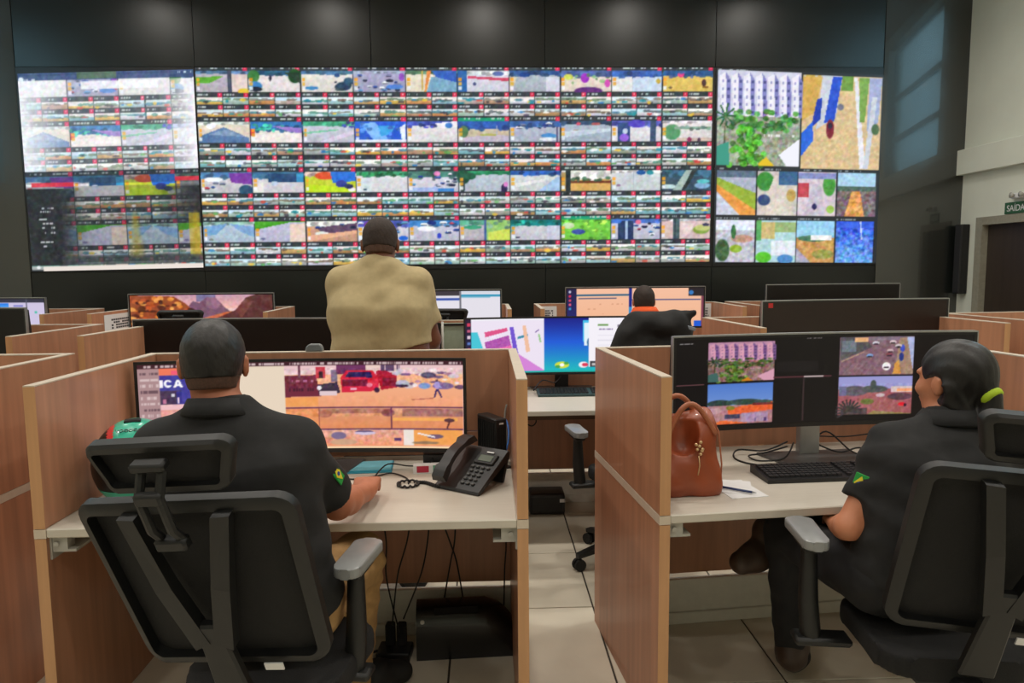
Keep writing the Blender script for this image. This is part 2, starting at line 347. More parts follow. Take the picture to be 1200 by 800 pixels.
WH = (226, 226, 230); GRY = (176, 186, 200); BLU = (45, 80, 150); TEA = (40, 140, 150); GRN = (70, 130, 80); LAV = (205, 205, 226)
BIG = [
 [ (( 90,125,160),(185,178,190),.12,[('p',[(0,.3),(.55,.25),(.3,.55),(0,.6)],(90,165,50)),('r',.62,0,.7,1,(70,75,95)),('r',.7,.15,1,1,(225,205,200)),('e',.92,.95,.12,.15,(225,190,60))]),
   ((50,105,140),(232,224,224),.2,[('e',.1,.25,.12,.3,(60,120,60)),('e',.9,.25,.14,.35,(30,80,40)),('p',[(.7,.1),(1,.1),(1,.6)],(35,60,45)),('e',.13,.7,.14,.22,(60,130,190)),('e',.13,.85,.14,.12,(25,35,50)),('e',.42,.35,.03,.14,(40,40,60))]),
   ((70,115,150),(228,222,216),.15,[('e',.82,.72,.16,.22,(30,60,90)),('e',.92,.5,.1,.2,(40,80,110)),('e',.2,.8,.14,.09,(60,130,190)),('e',.7,.22,.06,.1,(40,80,130)),('blobs',6,.6,.5,.98,.9,(40,60,80))]),
   ((170,180,205),(165,165,195),.1,[('cars',16,.05,.15,.98,.95),('e',.94,.3,.06,.2,(150,80,190)),('e',.8,.75,.18,.12,(80,130,210))]),
   ((90,130,100),(232,222,205),.15,[('p',[(.42,0),(.5,0),(.4,1),(.36,1)],(225,140,70)),('p',[(.5,.3),(1,.1),(1,1),(.4,1)],(120,165,195)),('p',[(.5,0),(1,0),(1,.55),(.6,.3)],(50,95,185)),('r',.3,0,.34,.9,(200,170,90))]) ,
   ((205,210,215),(215,215,228),.2,[('r',0,0,.18,1,(35,95,165)),('p',[(.2,.25),(1,.35),(1,.5),(.2,.36)],(205,75,105)),('e',.33,.62,.04,.08,(60,70,110)),('e',.8,.15,.12,.12,(90,110,170))]),
   ((50,90,150),(176,186,196),.22,[('r',.72,.3,1,1,(205,208,220)),('p',[(0,.3),(.15,.3),(.05,1),(0,1)],(200,190,170)),('e',.3,.2,.12,.12,(30,70,140))]),
   ((75,100,160),(232,218,205),.3,[('e',.48,.35,.09,.24,(150,40,180)),('e',.15,.3,.1,.15,(200,210,90)),('e',.55,.95,.3,.2,(95,40,120)),('blobs',10,.1,.2,.95,.6,(120,160,110)),('e',.93,.6,.06,.2,(210,80,180))]),
   ((55,95,175),(205,215,225),.3,[('p',[(0,.45),(.4,.3),(.4,1),(0,1)],(222,222,222)),('p',[(.42,.35),(1,.3),(1,1),(.42,1)],(195,212,232)),('e',.93,.5,.05,.12,(190,160,60))]),
   ((40,85,140),(228,196,100),.26,[('e',.36,.2,.07,.13,(220,60,130)),('e',.83,.58,.05,.18,(70,40,40)),('e',.86,.78,.07,.06,(130,90,40)),('e',.15,.8,.04,.05,(110,100,60)),('blobs',6,.05,.05,.95,.3,(70,90,140))])],
 [ ((200,210,205),(228,216,198),.12,[('p',[(.05,.65),(.5,.25),(.98,.75),(1,1),(0,1)],(88,120,165)),('p',[(.2,.6),(.55,.35),(.9,.7)],(125,150,185)),('e',.25,.2,.1,.13,(245,245,250))]),
   ((50,115,180),(236,228,222),.4,[('blobs',12,0,.1,.7,.45,(60,180,150)),('p',[(.4,.2),(1,.3),(1,.55),(.8,.5)],(150,120,200)),('p',[(0,.65),(.7,.5),(1,.62),(1,1),(0,1)],(238,230,226)),('r',0,.35,.08,.65,(220,40,70))]),
   ((70,170,130),(200,202,218),.2,[('p',[(0,.5),(.7,.35),(.7,.42),(0,.6)],(120,190,160)),('p',[(.3,.95),(1,.4),(1,.6),(.5,1)],(214,202,226)),('blobs',5,.8,.05,1,.3,(60,70,170))]),
   ((40,100,220),(40,95,215),.05,[('p',[(.1,.1),(.4,.05),(.7,.95),(.4,1)],(130,185,245)),('p',[(.45,.2),(.8,.2),(.7,.6),(.5,.7)],(60,160,225)),('blobs',14,.1,.1,.9,.8,(80,140,235)),('p',[(.88,.3),(1,.1),(1,.9),(.92,.9)],(225,235,245)),('r',0,.85,1,1,(225,230,245))]),
   ((70,90,185),(228,224,226),.22,[('p',[(.55,.1),(1,0),(1,.3),(.65,.35)],(235,235,240)),('e',.83,.2,.08,.14,(60,120,190)),('blobs',6,.05,.1,.5,.3,(60,70,180))]),
   ((40,85,165),(205,190,165),.36,[('p',[(0,.8),(.7,.62),(1,.7),(1,1),(0,1)],(190,180,196)),('e',.6,.65,.2,.06,(170,170,90)),('r',.75,.2,.77,.7,(160,170,200)),('e',.1,.5,.1,.3,(80,120,80))]),
   ((55,95,160),(178,186,204),.3,[('cars',8,.1,.12,.9,.4),('e',.78,.7,.17,.12,(70,140,200)),('e',.76,.86,.18,.08,(225,230,235)),('r',.93,.3,.96,1,(80,80,110))]),
   ((50,80,110),(172,186,202),.18,[('e',.35,.14,.05,.08,(210,90,110)),('e',.7,.15,.1,.08,(170,90,90)),('e',.3,.45,.06,.04,(150,140,110)),('p',[(0,.5),(1,.35),(1,.5),(0,.8)],(196,208,220))]),
   ((90,100,190),(226,224,230),.25,[('r',.12,.1,.37,1,(50,75,130)),('e',.25,.8,.1,.2,(150,100,220)),('r',.78,0,.9,1,(60,80,110)),('e',.5,.15,.18,.2,(80,70,190)),('e',.27,.5,.06,.14,(190,210,230))]),
   ((226,226,232),(226,222,220),.1,[('e',.2,.55,.18,.4,(85,150,105)),('r',.25,.3,.98,.42,(130,160,140)),('blobs',8,.3,.3,.95,.45,(110,140,130)),('r',.3,.82,1,1,(205,180,170)),('e',.55,.9,.05,.12,(140,50,90)),('e',.75,.92,.04,.1,(90,60,90))])],
 [ ((80,130,180),(205,205,210),.3,[('p',[(.55,.05),(1,.05),(1,.6),(.6,.5)],(120,60,160)),('e',.25,.35,.2,.12,(235,240,245)),('e',.88,.85,.15,.25,(40,80,110)),('cars',4,.05,.5,.45,.9)]),
   ((60,110,150),(218,214,222),.3,[('r',.3,.1,.9,.5,(40,75,115)),('e',.42,.55,.08,.12,(190,205,225)),('p',[(0,.6),(.2,.5),(.2,1),(0,1)],(222,222,214)),('r',.85,.1,1,.5,(60,150,200))]),
   ((230,200,190),(200,215,60),.2,[('e',.4,.2,.22,.2,(220,85,50)),('p',[(.5,.0),(1,0),(1,.45),(.55,.55)],(40,110,210)),('e',.72,.6,.12,.2,(50,60,150)),('p',[(.1,.6),(.8,.75),(1,1),(0,1)],(190,222,40)),('e',.92,.85,.08,.12,(235,235,230)),('e',.86,.7,.1,.12,(40,50,90))]),
   ((60,150,110),(222,222,226),.22,[('blobs',14,.1,.02,.95,.22,(40,130,80)),('p',[(0,.4),(.3,.3),(.3,1),(0,1)],(206,216,224)),('e',.16,.85,.04,.05,(60,90,110))]),
   ((70,120,110),(215,212,226),.3,[('cars',14,.05,.1,.98,.75),('r',.6,.82,.92,.97,(60,130,200)),('e',.58,.12,.07,.12,(225,130,190)),('p',[(0,.8),(.6,.75),(.6,1),(0,1)],(160,180,225))]),
   ((40,150,100),(188,196,210),.15,[('e',.08,.3,.14,.35,(30,80,60)),('e',.22,.25,.12,.18,(35,95,70)),('p',[(.05,.4),(.12,.4),(.1,1),(.02,1)],(50,70,70)),('e',.9,.85,.07,.25,(50,40,80)),('e',.93,.65,.05,.12,(205,120,190))]),
   ((45,95,175),(212,216,218),.2,[('p',[(.6,.9),(.95,.3),(1,.3),(1,1),(.6,1)],(160,190,225)),('r',.72,.3,.74,1,(190,200,210)),('p',[(.1,.6),(.7,.4),(.7,.5),(.1,.8)],(226,228,226))]),
   ((228,228,222),(222,178,100),.4,[('r',.1,0,.2,1,(35,45,50)),('r',.2,.5,1,.62,(110,60,40)),('blobs',12,.22,.36,.98,.5,(70,105,80)),('r',.0,.1,.1,.9,(170,140,90))]),
   ((226,222,224),(205,212,216),.1,[('r',.43,.0,.45,1,(170,180,190)),('e',.6,.12,.1,.12,(30,90,160)),('e',.78,.12,.08,.12,(40,140,150)),('e',.14,.72,.05,.06,(140,110,140))]),
   ((60,105,130),(60,85,105),.3,[('p',[(.5,0),(.72,0),(.42,1),(.22,1)],(160,180,175)),('p',[(.62,0),(.72,0),(.5,.9),(.4,1)],(40,50,50)),('e',.83,.75,.17,.16,(130,170,205)),('e',.15,.8,.15,.12,(190,215,220)),('e',.85,.55,.14,.1,(90,190,195))])],
 [ ((150,190,180),(178,198,214),.12,[('p',[(0,.25),(.5,.08),(.25,.6),(0,.7)],(115,160,205)),('p',[(.5,.08),(1,.25),(1,.75),(.75,.5)],(125,165,210)),('e',.15,.85,.05,.06,(120,120,120))]),
   ((80,165,50),(192,192,216),.05,[('p',[(0,.05),(.7,.05),(0,.4)],(70,160,40)),('p',[(.68,.15),(1,.1),(1,1),(.68,1)],(228,206,192)),('e',.15,.83,.05,.06,(110,110,150)),('r',.67,.1,.69,1,(190,190,205))]),
   ((225,225,220),(205,158,132),.25,[('p',[(.2,.3),(1,.1),(1,.5),(.3,.6)],(95,70,100)),('e',.3,.6,.15,.1,(228,228,225)),('cars',5,.2,.15,.95,.4),('p',[(0,.7),(1,.45),(1,.6),(0,1)],(226,172,140))]),
   ((80,90,180),(205,205,215),.3,[('cars',8,.05,.1,.95,.7),('e',.25,.2,.15,.2,(110,50,150)),('e',.9,.85,.1,.12,(30,100,210))]),
   ((60,130,200),(196,196,212),.25,[('cars',9,.25,.1,.98,.7),('e',.35,.4,.2,.14,(240,242,245)),('e',.6,.75,.05,.14,(50,70,190)),('e',.45,.12,.1,.12,(30,50,120))]),
   ((90,170,140),(190,182,192),.22,[('r',.54,0,1,1,(150,195,110)),('p',[(.57,.6),(1,.4),(1,1),(.57,1)],(200,215,90)),('blobs',8,.58,.05,.98,.4,(110,150,130)),('r',.48,0,.53,1,(70,100,150)),('e',.25,.35,.2,.1,(60,160,120))]),
   ((20,120,120),(202,202,212),.28,[('blobs',8,.1,.05,.95,.28,(40,160,140)),('r',.74,.3,1,1,(196,198,216)),('e',.14,.85,.05,.05,(70,70,90)),('p',[(0,.3),(.1,.3),(.06,.6),(0,.6)],(80,180,200))]),
   ((110,200,70),(120,205,70),.1,[('blobs',26,.02,.05,.98,.95,(110,190,70)),('e',.35,.6,.15,.14,(60,80,160)),('e',.15,.3,.13,.16,(195,215,170)),('blobs',8,.5,.1,.95,.6,(160,230,80))]),
   ((70,110,190),(196,196,216),.2,[('r',.14,.1,.46,1,(38,58,98)),('r',.29,.1,.33,1,(170,190,220)),('cars',9,.5,.2,.98,.85),('e',.55,.15,.06,.12,(220,110,140)),('e',.12,.1,.1,.12,(60,120,210))]),
   ((205,205,215),(218,192,190),.1,[('r',.25,0,.37,1,(70,95,100)),('r',.28,0,.3,1,(30,50,60)),('e',.82,.55,.18,.22,(130,160,70)),('e',.85,.45,.17,.16,(190,195,120)),('p',[(.4,.2),(.7,.2),(.6,.7),(.4,1)],(226,206,206)),('e',.92,.3,.08,.08,(60,60,90))])],
]

def paint_feeds(cv, cx, seed, specs, dy=0.0):
    rnd = random.Random(seed)
    for g, gy in enumerate(GY):
        gy = gy + dy
        for i in range(len(cx)-1):
            x0, x1 = cx[i]+.7, cx[i+1]-.7
            label_bar(cv, x0, x1, gy, rnd, True, (g, i) in ((1, 5), (3, 7)) and len(cx) > 8)
            big_feed(cv, x0, gy+4.3, x1, gy+29, specs[g][i % len(specs[g])], rnd)
            xm = (x0+x1)/2
            for r in range(2):
                yy = gy+29.6+r*14.0
                for (a, b) in ((x0, xm-.5), (xm+.5, x1)):
                    label_bar(cv, a, b, yy, rnd, False)
                    small_feed(cv, a, yy+4.4, b, yy+13.4, rnd)

def pic_wall_main():
    cv = Cv(606, 231, (44, 50, 56), 1, 1, 229.5, 78)
    paint_feeds(cv, [229.5+60.55*i for i in range(11)], 5, BIG)
    cv.noise(229, 78, 836, 309, .15, 3, 4)
    return cv.blur(1).a

def pic_wall_left():
    cv = Cv(206, 232, (44, 50, 56), 1, 1, 23, 84)
    sp = [[r[0], r[1], r[2], r[0], r[1]] for r in BIG]
    sp = [[((220,225,228),(232,232,232),.1), BIG[0][3], ((228,228,230),(232,230,230),.1), BIG[0][1]],
          [BIG[1][0], BIG[1][1], BIG[1][2], ((150,170,210),(215,218,225),.2)],
          [BIG[2][0], BIG[2][1], BIG[2][2], ((90,120,110),(120,120,125),.3)],
          [BIG[3][0], BIG[3][1], BIG[3][0], BIG[3][1]]]
    paint_feeds(cv, [18, 79.5, 139.5, 200.5, 261], 8, sp, 6.0)
    # a browser window half see-through over the feeds
    cv.rect(23, 84, 229, 93, (62, 82, 125), alpha=.92); cv.ell(27, 91.5, 3, 3, (225, 235, 245)); cv.ticks(31, 48, 91, 2, (215, 225, 240), 3); cv.ticks(210, 226, 86, 2, (225, 235, 245), 4)
    cv.rect(92, 84, 138, 92, (110, 140, 70), alpha=.5)
    cv.rect(23, 94, 229, 198, (240, 242, 248), alpha=.24)
    cv.hgrad(23, 94, 80, 198, (236, 238, 244), (236, 238, 244), .92, 0.0)
    cv.hgrad(185, 94, 229, 198, (240, 240, 244), (240, 240, 246), 0.0, .95)
    cv.rect(96, 95, 186, 104, (243, 244, 248), alpha=.85)
    cv.rect(23, 198, 229, 213, (40, 50, 60), alpha=.35)
    cv.rect(30, 211, 80, 216, (215, 50, 70), alpha=.9); cv.rect(200, 207, 229, 212, (215, 50, 70), alpha=.9)
    cv.hgrad(23, 218, 60, 309, (38, 42, 46), (38, 42, 46), 1, 1); cv.hgrad(60, 218, 95, 309, (38, 42, 46), (38, 42, 46), 1, 0)
    cv.hgrad(170, 218, 229, 262, (40, 44, 48), (40, 44, 48), 0, .95)
    cv.rect(23, 216, 229, 309, (40, 46, 50), alpha=.30)
    cv.rect(60, 298, 229, 309, (60, 68, 70), alpha=.75)
    for i, y in enumerate((240, 244, 253, 258, 263, 269, 280, 285)): cv.ticks(36, 54, y, 1.8, (205, 210, 212), i+20)
    for (x, rx) in ((150, 13), (222, 10)):
        for k in range(9):
            yy = 252+k*5.6; cv.ell(x, yy, rx*(.35+.07*k), 7, (178, 150, 40), .33, soft=1.0)
    cv.rect(214, 250, 227, 299, (190, 165, 40), alpha=.6)
    cv.rect(37, 309.5, 229, 316, (228, 218, 210))
    cv.noise(23, 84, 229, 309, .14, 3, 9)
    return cv.blur(1).a

def apartments(cv, x0, y0, x1, y1, warm=False):
    w, h = x1-x0, y1-y0; P = lambda u, v: (x0+u*w, y0+v*h)
    k = (lambda c: (min(255, int(c[0]*.86+10)), int(c[1]*.66), int(c[2]*.72))) if warm else (lambda c: c)
    cv.rect(x0, y0, x1, y1, k((205, 206, 226)))
    for i in range(7):
        u = .02+i*.145
        cv.poly([P(u, .06), P(u+.075, .02), P(u+.095, .5), P(u+.03, .5)], k((232, 230, 240)))
        cv.poly([P(u+.075, .02), P(u+.135, .1), P(u+.14, .46), P(u+.095, .5)], k((130, 130, 190)))
        for r in range(5):
            cv.rect(*P(u+.09, .1+.08*r), *P(u+.125, .13+.08*r), k((70, 75, 130)))
            cv.rect(*P(u+.03, .1+.08*r), *P(u+.05, .13+.08*r), k((150, 150, 195)))
    cv.rect(*P(0, .48), *P(1, 1), k((150, 158, 140)))
    r = random.Random(3)
    for _ in range(60):
        f = r.uniform(.6, 1.3); u, v = r.uniform(.15, .95), r.uniform(.42, .62)
        cv.ell(*P(u, v), w*.04, h*.03, tuple(int(c*f) for c in k((70, 140, 60))), .85)
    for _ in range(70):
        f = r.uniform(.6, 1.4); v = r.uniform(.6, 1.0); u = .38+r.gauss(0, .1)
        cv.ell(*P(u, v), w*.04, h*.035, tuple(min(255, int(c*f)) for c in k((80, 160, 50))), .85)
    for a in range(9):
        t = a*.7; cv.line(*P(.1, .48), *P(.1+.13*math.cos(t), .48+.13*math.sin(t)), w*.02, k((45, 100, 60)))
    cv.line(*P(.1, .48), *P(.09, .95), w*.02, k((90, 100, 80)))
    cv.noise(x0, y0+h*.42, x1, y1, .34, 3, 11)
    cv.noise(x0, y0, x1, y0+h*.45, .10, 3, 12)
    cv.poly([P(0, .8), P(.14, .75), P(.16, 1), P(0, 1)], k((60, 150, 130)))
    cv.poly([P(.75, .88), P(1, .7), P(1, 1), P(.85, 1)], k((235, 235, 245)))
    cv.poly([P(.5, .98), P(.6, .9), P(.7, 1), P(.52, 1)], k((225, 190, 40)))
    cv.ticks(P(.5, 0)[0], P(.95, 0)[0], P(0, .66)[1], h*.03, k((235, 235, 235)), 5, .5)

def pic_wall_right():
    cv = Cv(196, 226, (40, 44, 48), 1, 1, 839, 83)
    apartments(cv, 841, 85, 938, 194)
    # sandy street from above
    cv.rect(940, 87, 1033, 196, (214, 186, 140)); cv.noise(940, 87, 1033, 196, .10, 4, 2)
    cv.poly([(940, 87), (963, 87), (955, 130), (940, 140)], (205, 165, 80))
    cv.poly([(963, 87), (985, 87), (980, 135), (957, 150)], (200, 205, 215)); cv.poly([(975, 88), (986, 88), (978, 140), (966, 142)], (40, 80, 200))
    cv.poly([(957, 115), (963, 113), (962, 138), (951, 148)], (30, 60, 170)); cv.poly([(940, 155), (953, 140), (954, 163), (940, 182)], (40, 100, 215))
    cv.poly([(986, 87), (999, 87), (999, 104), (985, 104)], (110, 150, 60))
    cv.poly([(1000, 88), (1004, 88), (1017, 195), (1010, 195)], (225, 225, 232)); cv.poly([(1006, 88), (1018, 88), (1014, 140), (1008, 140)], (120, 160, 70))
    cv.poly([(1018, 88), (1033, 88), (1030, 140), (1017, 150)], (160, 170, 205)); cv.poly([(1022, 110), (1028, 110), (1020, 195), (1014, 195)], (200, 205, 214))
    cv.ell(1027, 148, 5, 7, (80, 110, 70)); cv.ell(973.5, 149, 5, 12, (125, 25, 45)); cv.ell(973.5, 145, 3, 4, (40, 20, 50)); cv.ell(985, 123, 4, 4, (110, 110, 130))
    rows = ((200, 252), (258, 308))
    xs = (841, 889, 937.5, 984, 1031)
    r = random.Random(5)
    def base(i, j, c, c2=None): cv.rect(xs[i]+.6, rows[j][0], xs[i+1]-.6, rows[j][1], c, c2)
    base(0, 0, (170, 176, 196)); cv.poly([(842, 215), (888, 245), (888, 252), (870, 252), (842, 225)], (225, 150, 70)); cv.poly([(842, 208), (888, 226), (888, 246), (842, 216)], (150, 175, 60)); cv.rect(842, 200, 888, 208, (90, 110, 130)); cv.poly([(842, 226), (870, 252), (842, 252)], (200, 205, 220))
    base(1, 0, (200, 195, 190)); cv.ell(899, 212, 11, 12, (60, 140, 60)); cv.poly([(910, 205), (920, 205), (934, 252), (893, 252)], (214, 204, 192)); cv.rect(915, 200, 937, 216, (60, 100, 140)); cv.ell(898, 234, 8, 7, (50, 70, 120)); cv.ell(930, 228, 6, 8, (190, 160, 90))
    base(2, 0, (210, 196, 205)); cv.rect(938, 213, 951, 230, (190, 70, 80)); cv.ell(975, 215, 8, 14, (70, 150, 60)); cv.poly([(955, 215), (964, 213), (972, 252), (946, 252)], (196, 186, 200)); cv.ell(958, 241, 3, 4, (40, 40, 90)); cv.rect(938, 201, 983, 208, (130, 140, 190)); cv.ell(977, 244, 5, 5, (150, 190, 80))
    base(3, 0, (165, 205, 230)); cv.rect(984.5, 217, 1030.5, 252, (120, 105, 110)); cv.poly([(1002, 222), (1012, 222), (1018, 252), (994, 252)], (222, 160, 90)); cv.rect(984.5, 216, 1030.5, 222, (80, 105, 95)); cv.noise(984.5, 220, 1030.5, 252, .3, 3, 7)
    base(0, 1, (190, 188, 200)); cv.rect(842, 258, 888, 270, (220, 226, 238)); cv.ell(850, 294, 9, 14, (60, 95, 60)); cv.ell(873, 280, 14, 5, (190, 150, 130)); cv.ell(866, 292, 8, 5, (140, 180, 60)); cv.ell(863, 272, 3, 9, (50, 110, 60)); cv.noise(842, 265, 888, 308, .2, 3, 8)
    base(1, 1, (175, 210, 215)); cv.rect(895, 260, 912, 280, (200, 180, 120)); cv.rect(908, 282, 937, 300, (222, 228, 236)); cv.ell(899, 302, 10, 7, (90, 190, 50)); cv.rect(890, 258, 896, 282, (90, 170, 100)); cv.ell(925, 304, 10, 6, (80, 140, 200)); cv.rect(912, 260, 937, 272, (150, 180, 120))
    base(2, 1, (150, 205, 235)); cv.rect(938, 278, 983.5, 308, (200, 150, 90)); cv.ell(958, 279, 20, 4, (70, 120, 90)); cv.rect(955, 275, 980, 281, (235, 235, 235)); cv.poly([(938, 290), (955, 308), (938, 308)], (170, 170, 185)); cv.ell(970, 298, 14, 6, (150, 150, 80)); cv.noise(938, 280, 983, 308, .18, 3, 6)
    base(3, 1, (50, 90, 220), (110, 160, 225)); cv.noise(984.5, 266, 1030.5, 308, .45, 3, 3); cv.line(1014, 258, 1016, 280, 1.5, (190, 210, 240))
    for j in range(2): cv.noise(842, rows[j][0], 1031, rows[j][1], .17, 3, 31+j)
    cv.noise(940, 87, 1033, 196, .14, 3, 33)
    for x in (842, 941): cv.ticks(x, x+34, 84 if x < 900 else 87, 1.6, (190, 200, 205), int(x))
    for j in range(2):
        for i in range(4): cv.ticks(xs[i]+1, xs[i]+28, rows[j][0]-3, 1.6, (150, 160, 165), i+j*7)
    return cv.blur(1).a

def pic_street_camera():                       # the big street picture on the front left desk
    cv = Cv(400, 117, (226, 180, 172), 400/391., 117/108., 157, 419)
    cv.rect(157, 419, 548, 425, (62, 28, 38)); cv.ticks(160, 545, 421, 2.6, (225, 205, 205), 2, .8)
    cv.rect(157, 425, 182, 527, (172, 138, 140))
    for i in range(13): cv.ticks(160, 180, 429+i*7.2, 3.2, (218, 196, 196) if i % 3 else (95, 70, 80), 30+i, .8)
    cv.rect(181, 425, 219, 433, (238, 120, 90)); cv.rect(195, 427, 219, 432, (240, 90, 120)); cv.rect(210, 425, 222, 437, (240, 215, 210))
    cv.rect(181, 433, 222, 468, (66, 62, 150)); cv.rect(181, 451, 206, 468, (70, 52, 82)); cv.rect(194, 455, 198, 459, (210, 205, 220)); cv.rect(200, 452, 206, 468, (50, 45, 130)); cv.rect(184, 461, 188, 467, (190, 120, 150)); cv.rect(201, 460, 203, 467, (235, 210, 220))
    W_ = (250, 246, 250); Bk = (66, 62, 150)
    cv.rect(181.5, 438, 185, 447.5, W_)
    cv.ell(191, 442.8, 5.0, 5.0, W_, soft=.2); cv.ell(191.3, 442.8, 2.2, 2.4, Bk, soft=.2); cv.rect(193, 441.2, 197, 444.4, Bk)
    cv.poly([(197, 447.5), (201, 438), (204, 438), (208, 447.5), (204.8, 447.5), (204, 445.6), (201, 445.6), (200.2, 447.5)], W_); cv.poly([(201.7, 443.6), (203.3, 443.6), (202.5, 441)], Bk)
    cv.rect(181, 468, 222, 474, (238, 190, 195)); cv.rect(181, 474, 222, 527, (230, 160, 150)); cv.noise(181, 474, 222, 527, .2, 4, 2)
    cv.rect(222, 425, 330, 527, (230, 212, 190))
    # upper big picture
    cv.rect(328, 425, 547, 436, (232, 196, 198)); cv.rect(328, 436, 547, 476, (244, 180, 140), (238, 160, 120))
    cv.poly([(328, 437), (366, 436), (372, 462), (328, 463)], (112, 40, 60)); cv.ticks(330, 366, 442, 3, (190, 120, 150), 5, .6); cv.ticks(330, 366, 452, 4, (60, 20, 40), 6, .7); cv.rect(345, 425, 348, 440, (110, 60, 80)); cv.rect(328, 463, 368, 474, (240, 160, 92))
    cv.rect(366, 426, 378, 440, (200, 60, 75)); cv.rect(370, 432, 375, 440, (60, 30, 50)); cv.rect(385, 430, 393, 445, (130, 110, 130))
    cv.poly([(368, 448), (392, 445), (396, 458), (370, 462)], (60, 46, 66)); cv.rect(370, 456, 392, 461, (225, 200, 205)); cv.ell(370, 452, 3, 3, (235, 230, 235))
    cv.rect(392, 425, 428, 436, (112, 52, 96)); cv.rect(428, 425, 445, 433, (235, 205, 195))
    cv.poly([(396, 440), (404, 431), (436, 431), (444, 440), (443, 456), (398, 458)], (212, 36, 66)); cv.poly([(402, 439), (407, 433), (434, 433), (436, 440)], (48, 34, 84)); cv.rect(398, 442, 430, 450, (120, 22, 54)); cv.rect(408, 452, 416, 455, (235, 170, 190)); cv.ell(432, 449, 4, 3, (235, 130, 160)); cv.ell(441, 455, 3.5, 3.5, (60, 30, 60))
    cv.poly([(440, 432), (450, 430), (466, 437), (466, 452), (446, 455)], (176, 24, 52)); cv.rect(448, 440, 466, 450, (130, 22, 50)); cv.ticks(446, 470, 424.5, 7, (70, 50, 84), 9, .8)
    r = random.Random(4)
    for i in range(22):
        x = 466+i*3.7; y = r.uniform(430, 452); c = r.choice([(205, 190, 205), (110, 80, 120), (236, 225, 230), (90, 66, 100), (170, 120, 150)])
        cv.ell(x, y, r.uniform(3, 8), r.uniform(1.2, 3), c, .9)
    cv.ell(473, 447, 9, 4.5, (190, 186, 200)); cv.ell(472, 450, 9, 2, (70, 50, 80)); cv.ell(505, 437, 10, 4, (92, 80, 110)); cv.ell(523, 450, 14, 4.5, (130, 104, 150)); cv.ell(500, 450, 8, 4, (130, 160, 210))
    cv.ell(515.5, 449, 3.6, 5, (170, 150, 214)); cv.ell(515.5, 443.5, 1.6, 1.8, (90, 60, 80)); cv.line(515, 454, 512, 464.5, 2, (60, 40, 96)); cv.line(516, 454, 521, 464, 2, (60, 40, 96)); cv.line(517, 448, 521, 452, 1.4, (170, 150, 214)); cv.line(511, 465, 484, 467, 1.4, (190, 110, 90))
    # middle and lower rows
    cv.rect(328, 475.5, 547, 477.5, (110, 62, 86))
    cv.rect(328, 477.5, 547, 502, (218, 152, 118), (226, 140, 92)); cv.rect(328, 477.5, 369, 502, (230, 146, 96)); cv.rect(368, 478, 458, 484, (176, 118, 100)); cv.rect(472, 478, 547, 487, (165, 110, 104)); cv.rect(460, 489, 540, 493, (244, 172, 92))
    cv.ell(454, 483, 9, 5, (140, 84, 80)); cv.ell(376, 484, 9, 5, (176, 110, 90)); cv.ell(530, 492, 7, 2.6, (84, 50, 60)); cv.line(530, 494, 527, 502, 2, (90, 50, 50)); cv.rect(457.3, 477, 459, 527, (110, 60, 80)); cv.rect(368, 477, 369, 527, (150, 80, 80))
    cv.rect(328, 502, 547, 503.5, (100, 60, 90)); cv.rect(328, 503.5, 547, 524, (226, 168, 150), (236, 150, 112)); cv.noise(370, 503, 546, 522, .22, 3, 5)
    cv.ell(392, 511, 10, 5, (120, 104, 140)); cv.ell(398, 519, 18, 4, (206, 160, 130)); cv.ell(425, 508, 14, 2.4, (205, 190, 215)); cv.ell(424, 506, 12, 1.2, (90, 70, 110)); cv.rect(461, 514, 470, 518, (90, 60, 110)); cv.rect(473, 503.5, 485, 523, (236, 224, 216)); cv.rect(485, 504, 546, 522, (240, 160, 84)); cv.ell(512, 512, 11, 3, (110, 86, 110)); cv.line(490, 508, 512, 513, 1.8, (240, 235, 235)); cv.ell(500, 520, 18, 2, (150, 120, 90))
    cv.noise(328, 428, 547, 452, .22, 3, 41); cv.noise(328, 462, 547, 524, .06, 5, 42); cv.noise(328, 478, 547, 487, .2, 4, 43); cv.noise(181, 433, 222, 470, .12, 3, 44)
    cv.rect(157, 524, 548, 527.5, (245, 214, 170), alpha=.9)
    return cv.blur(1).a

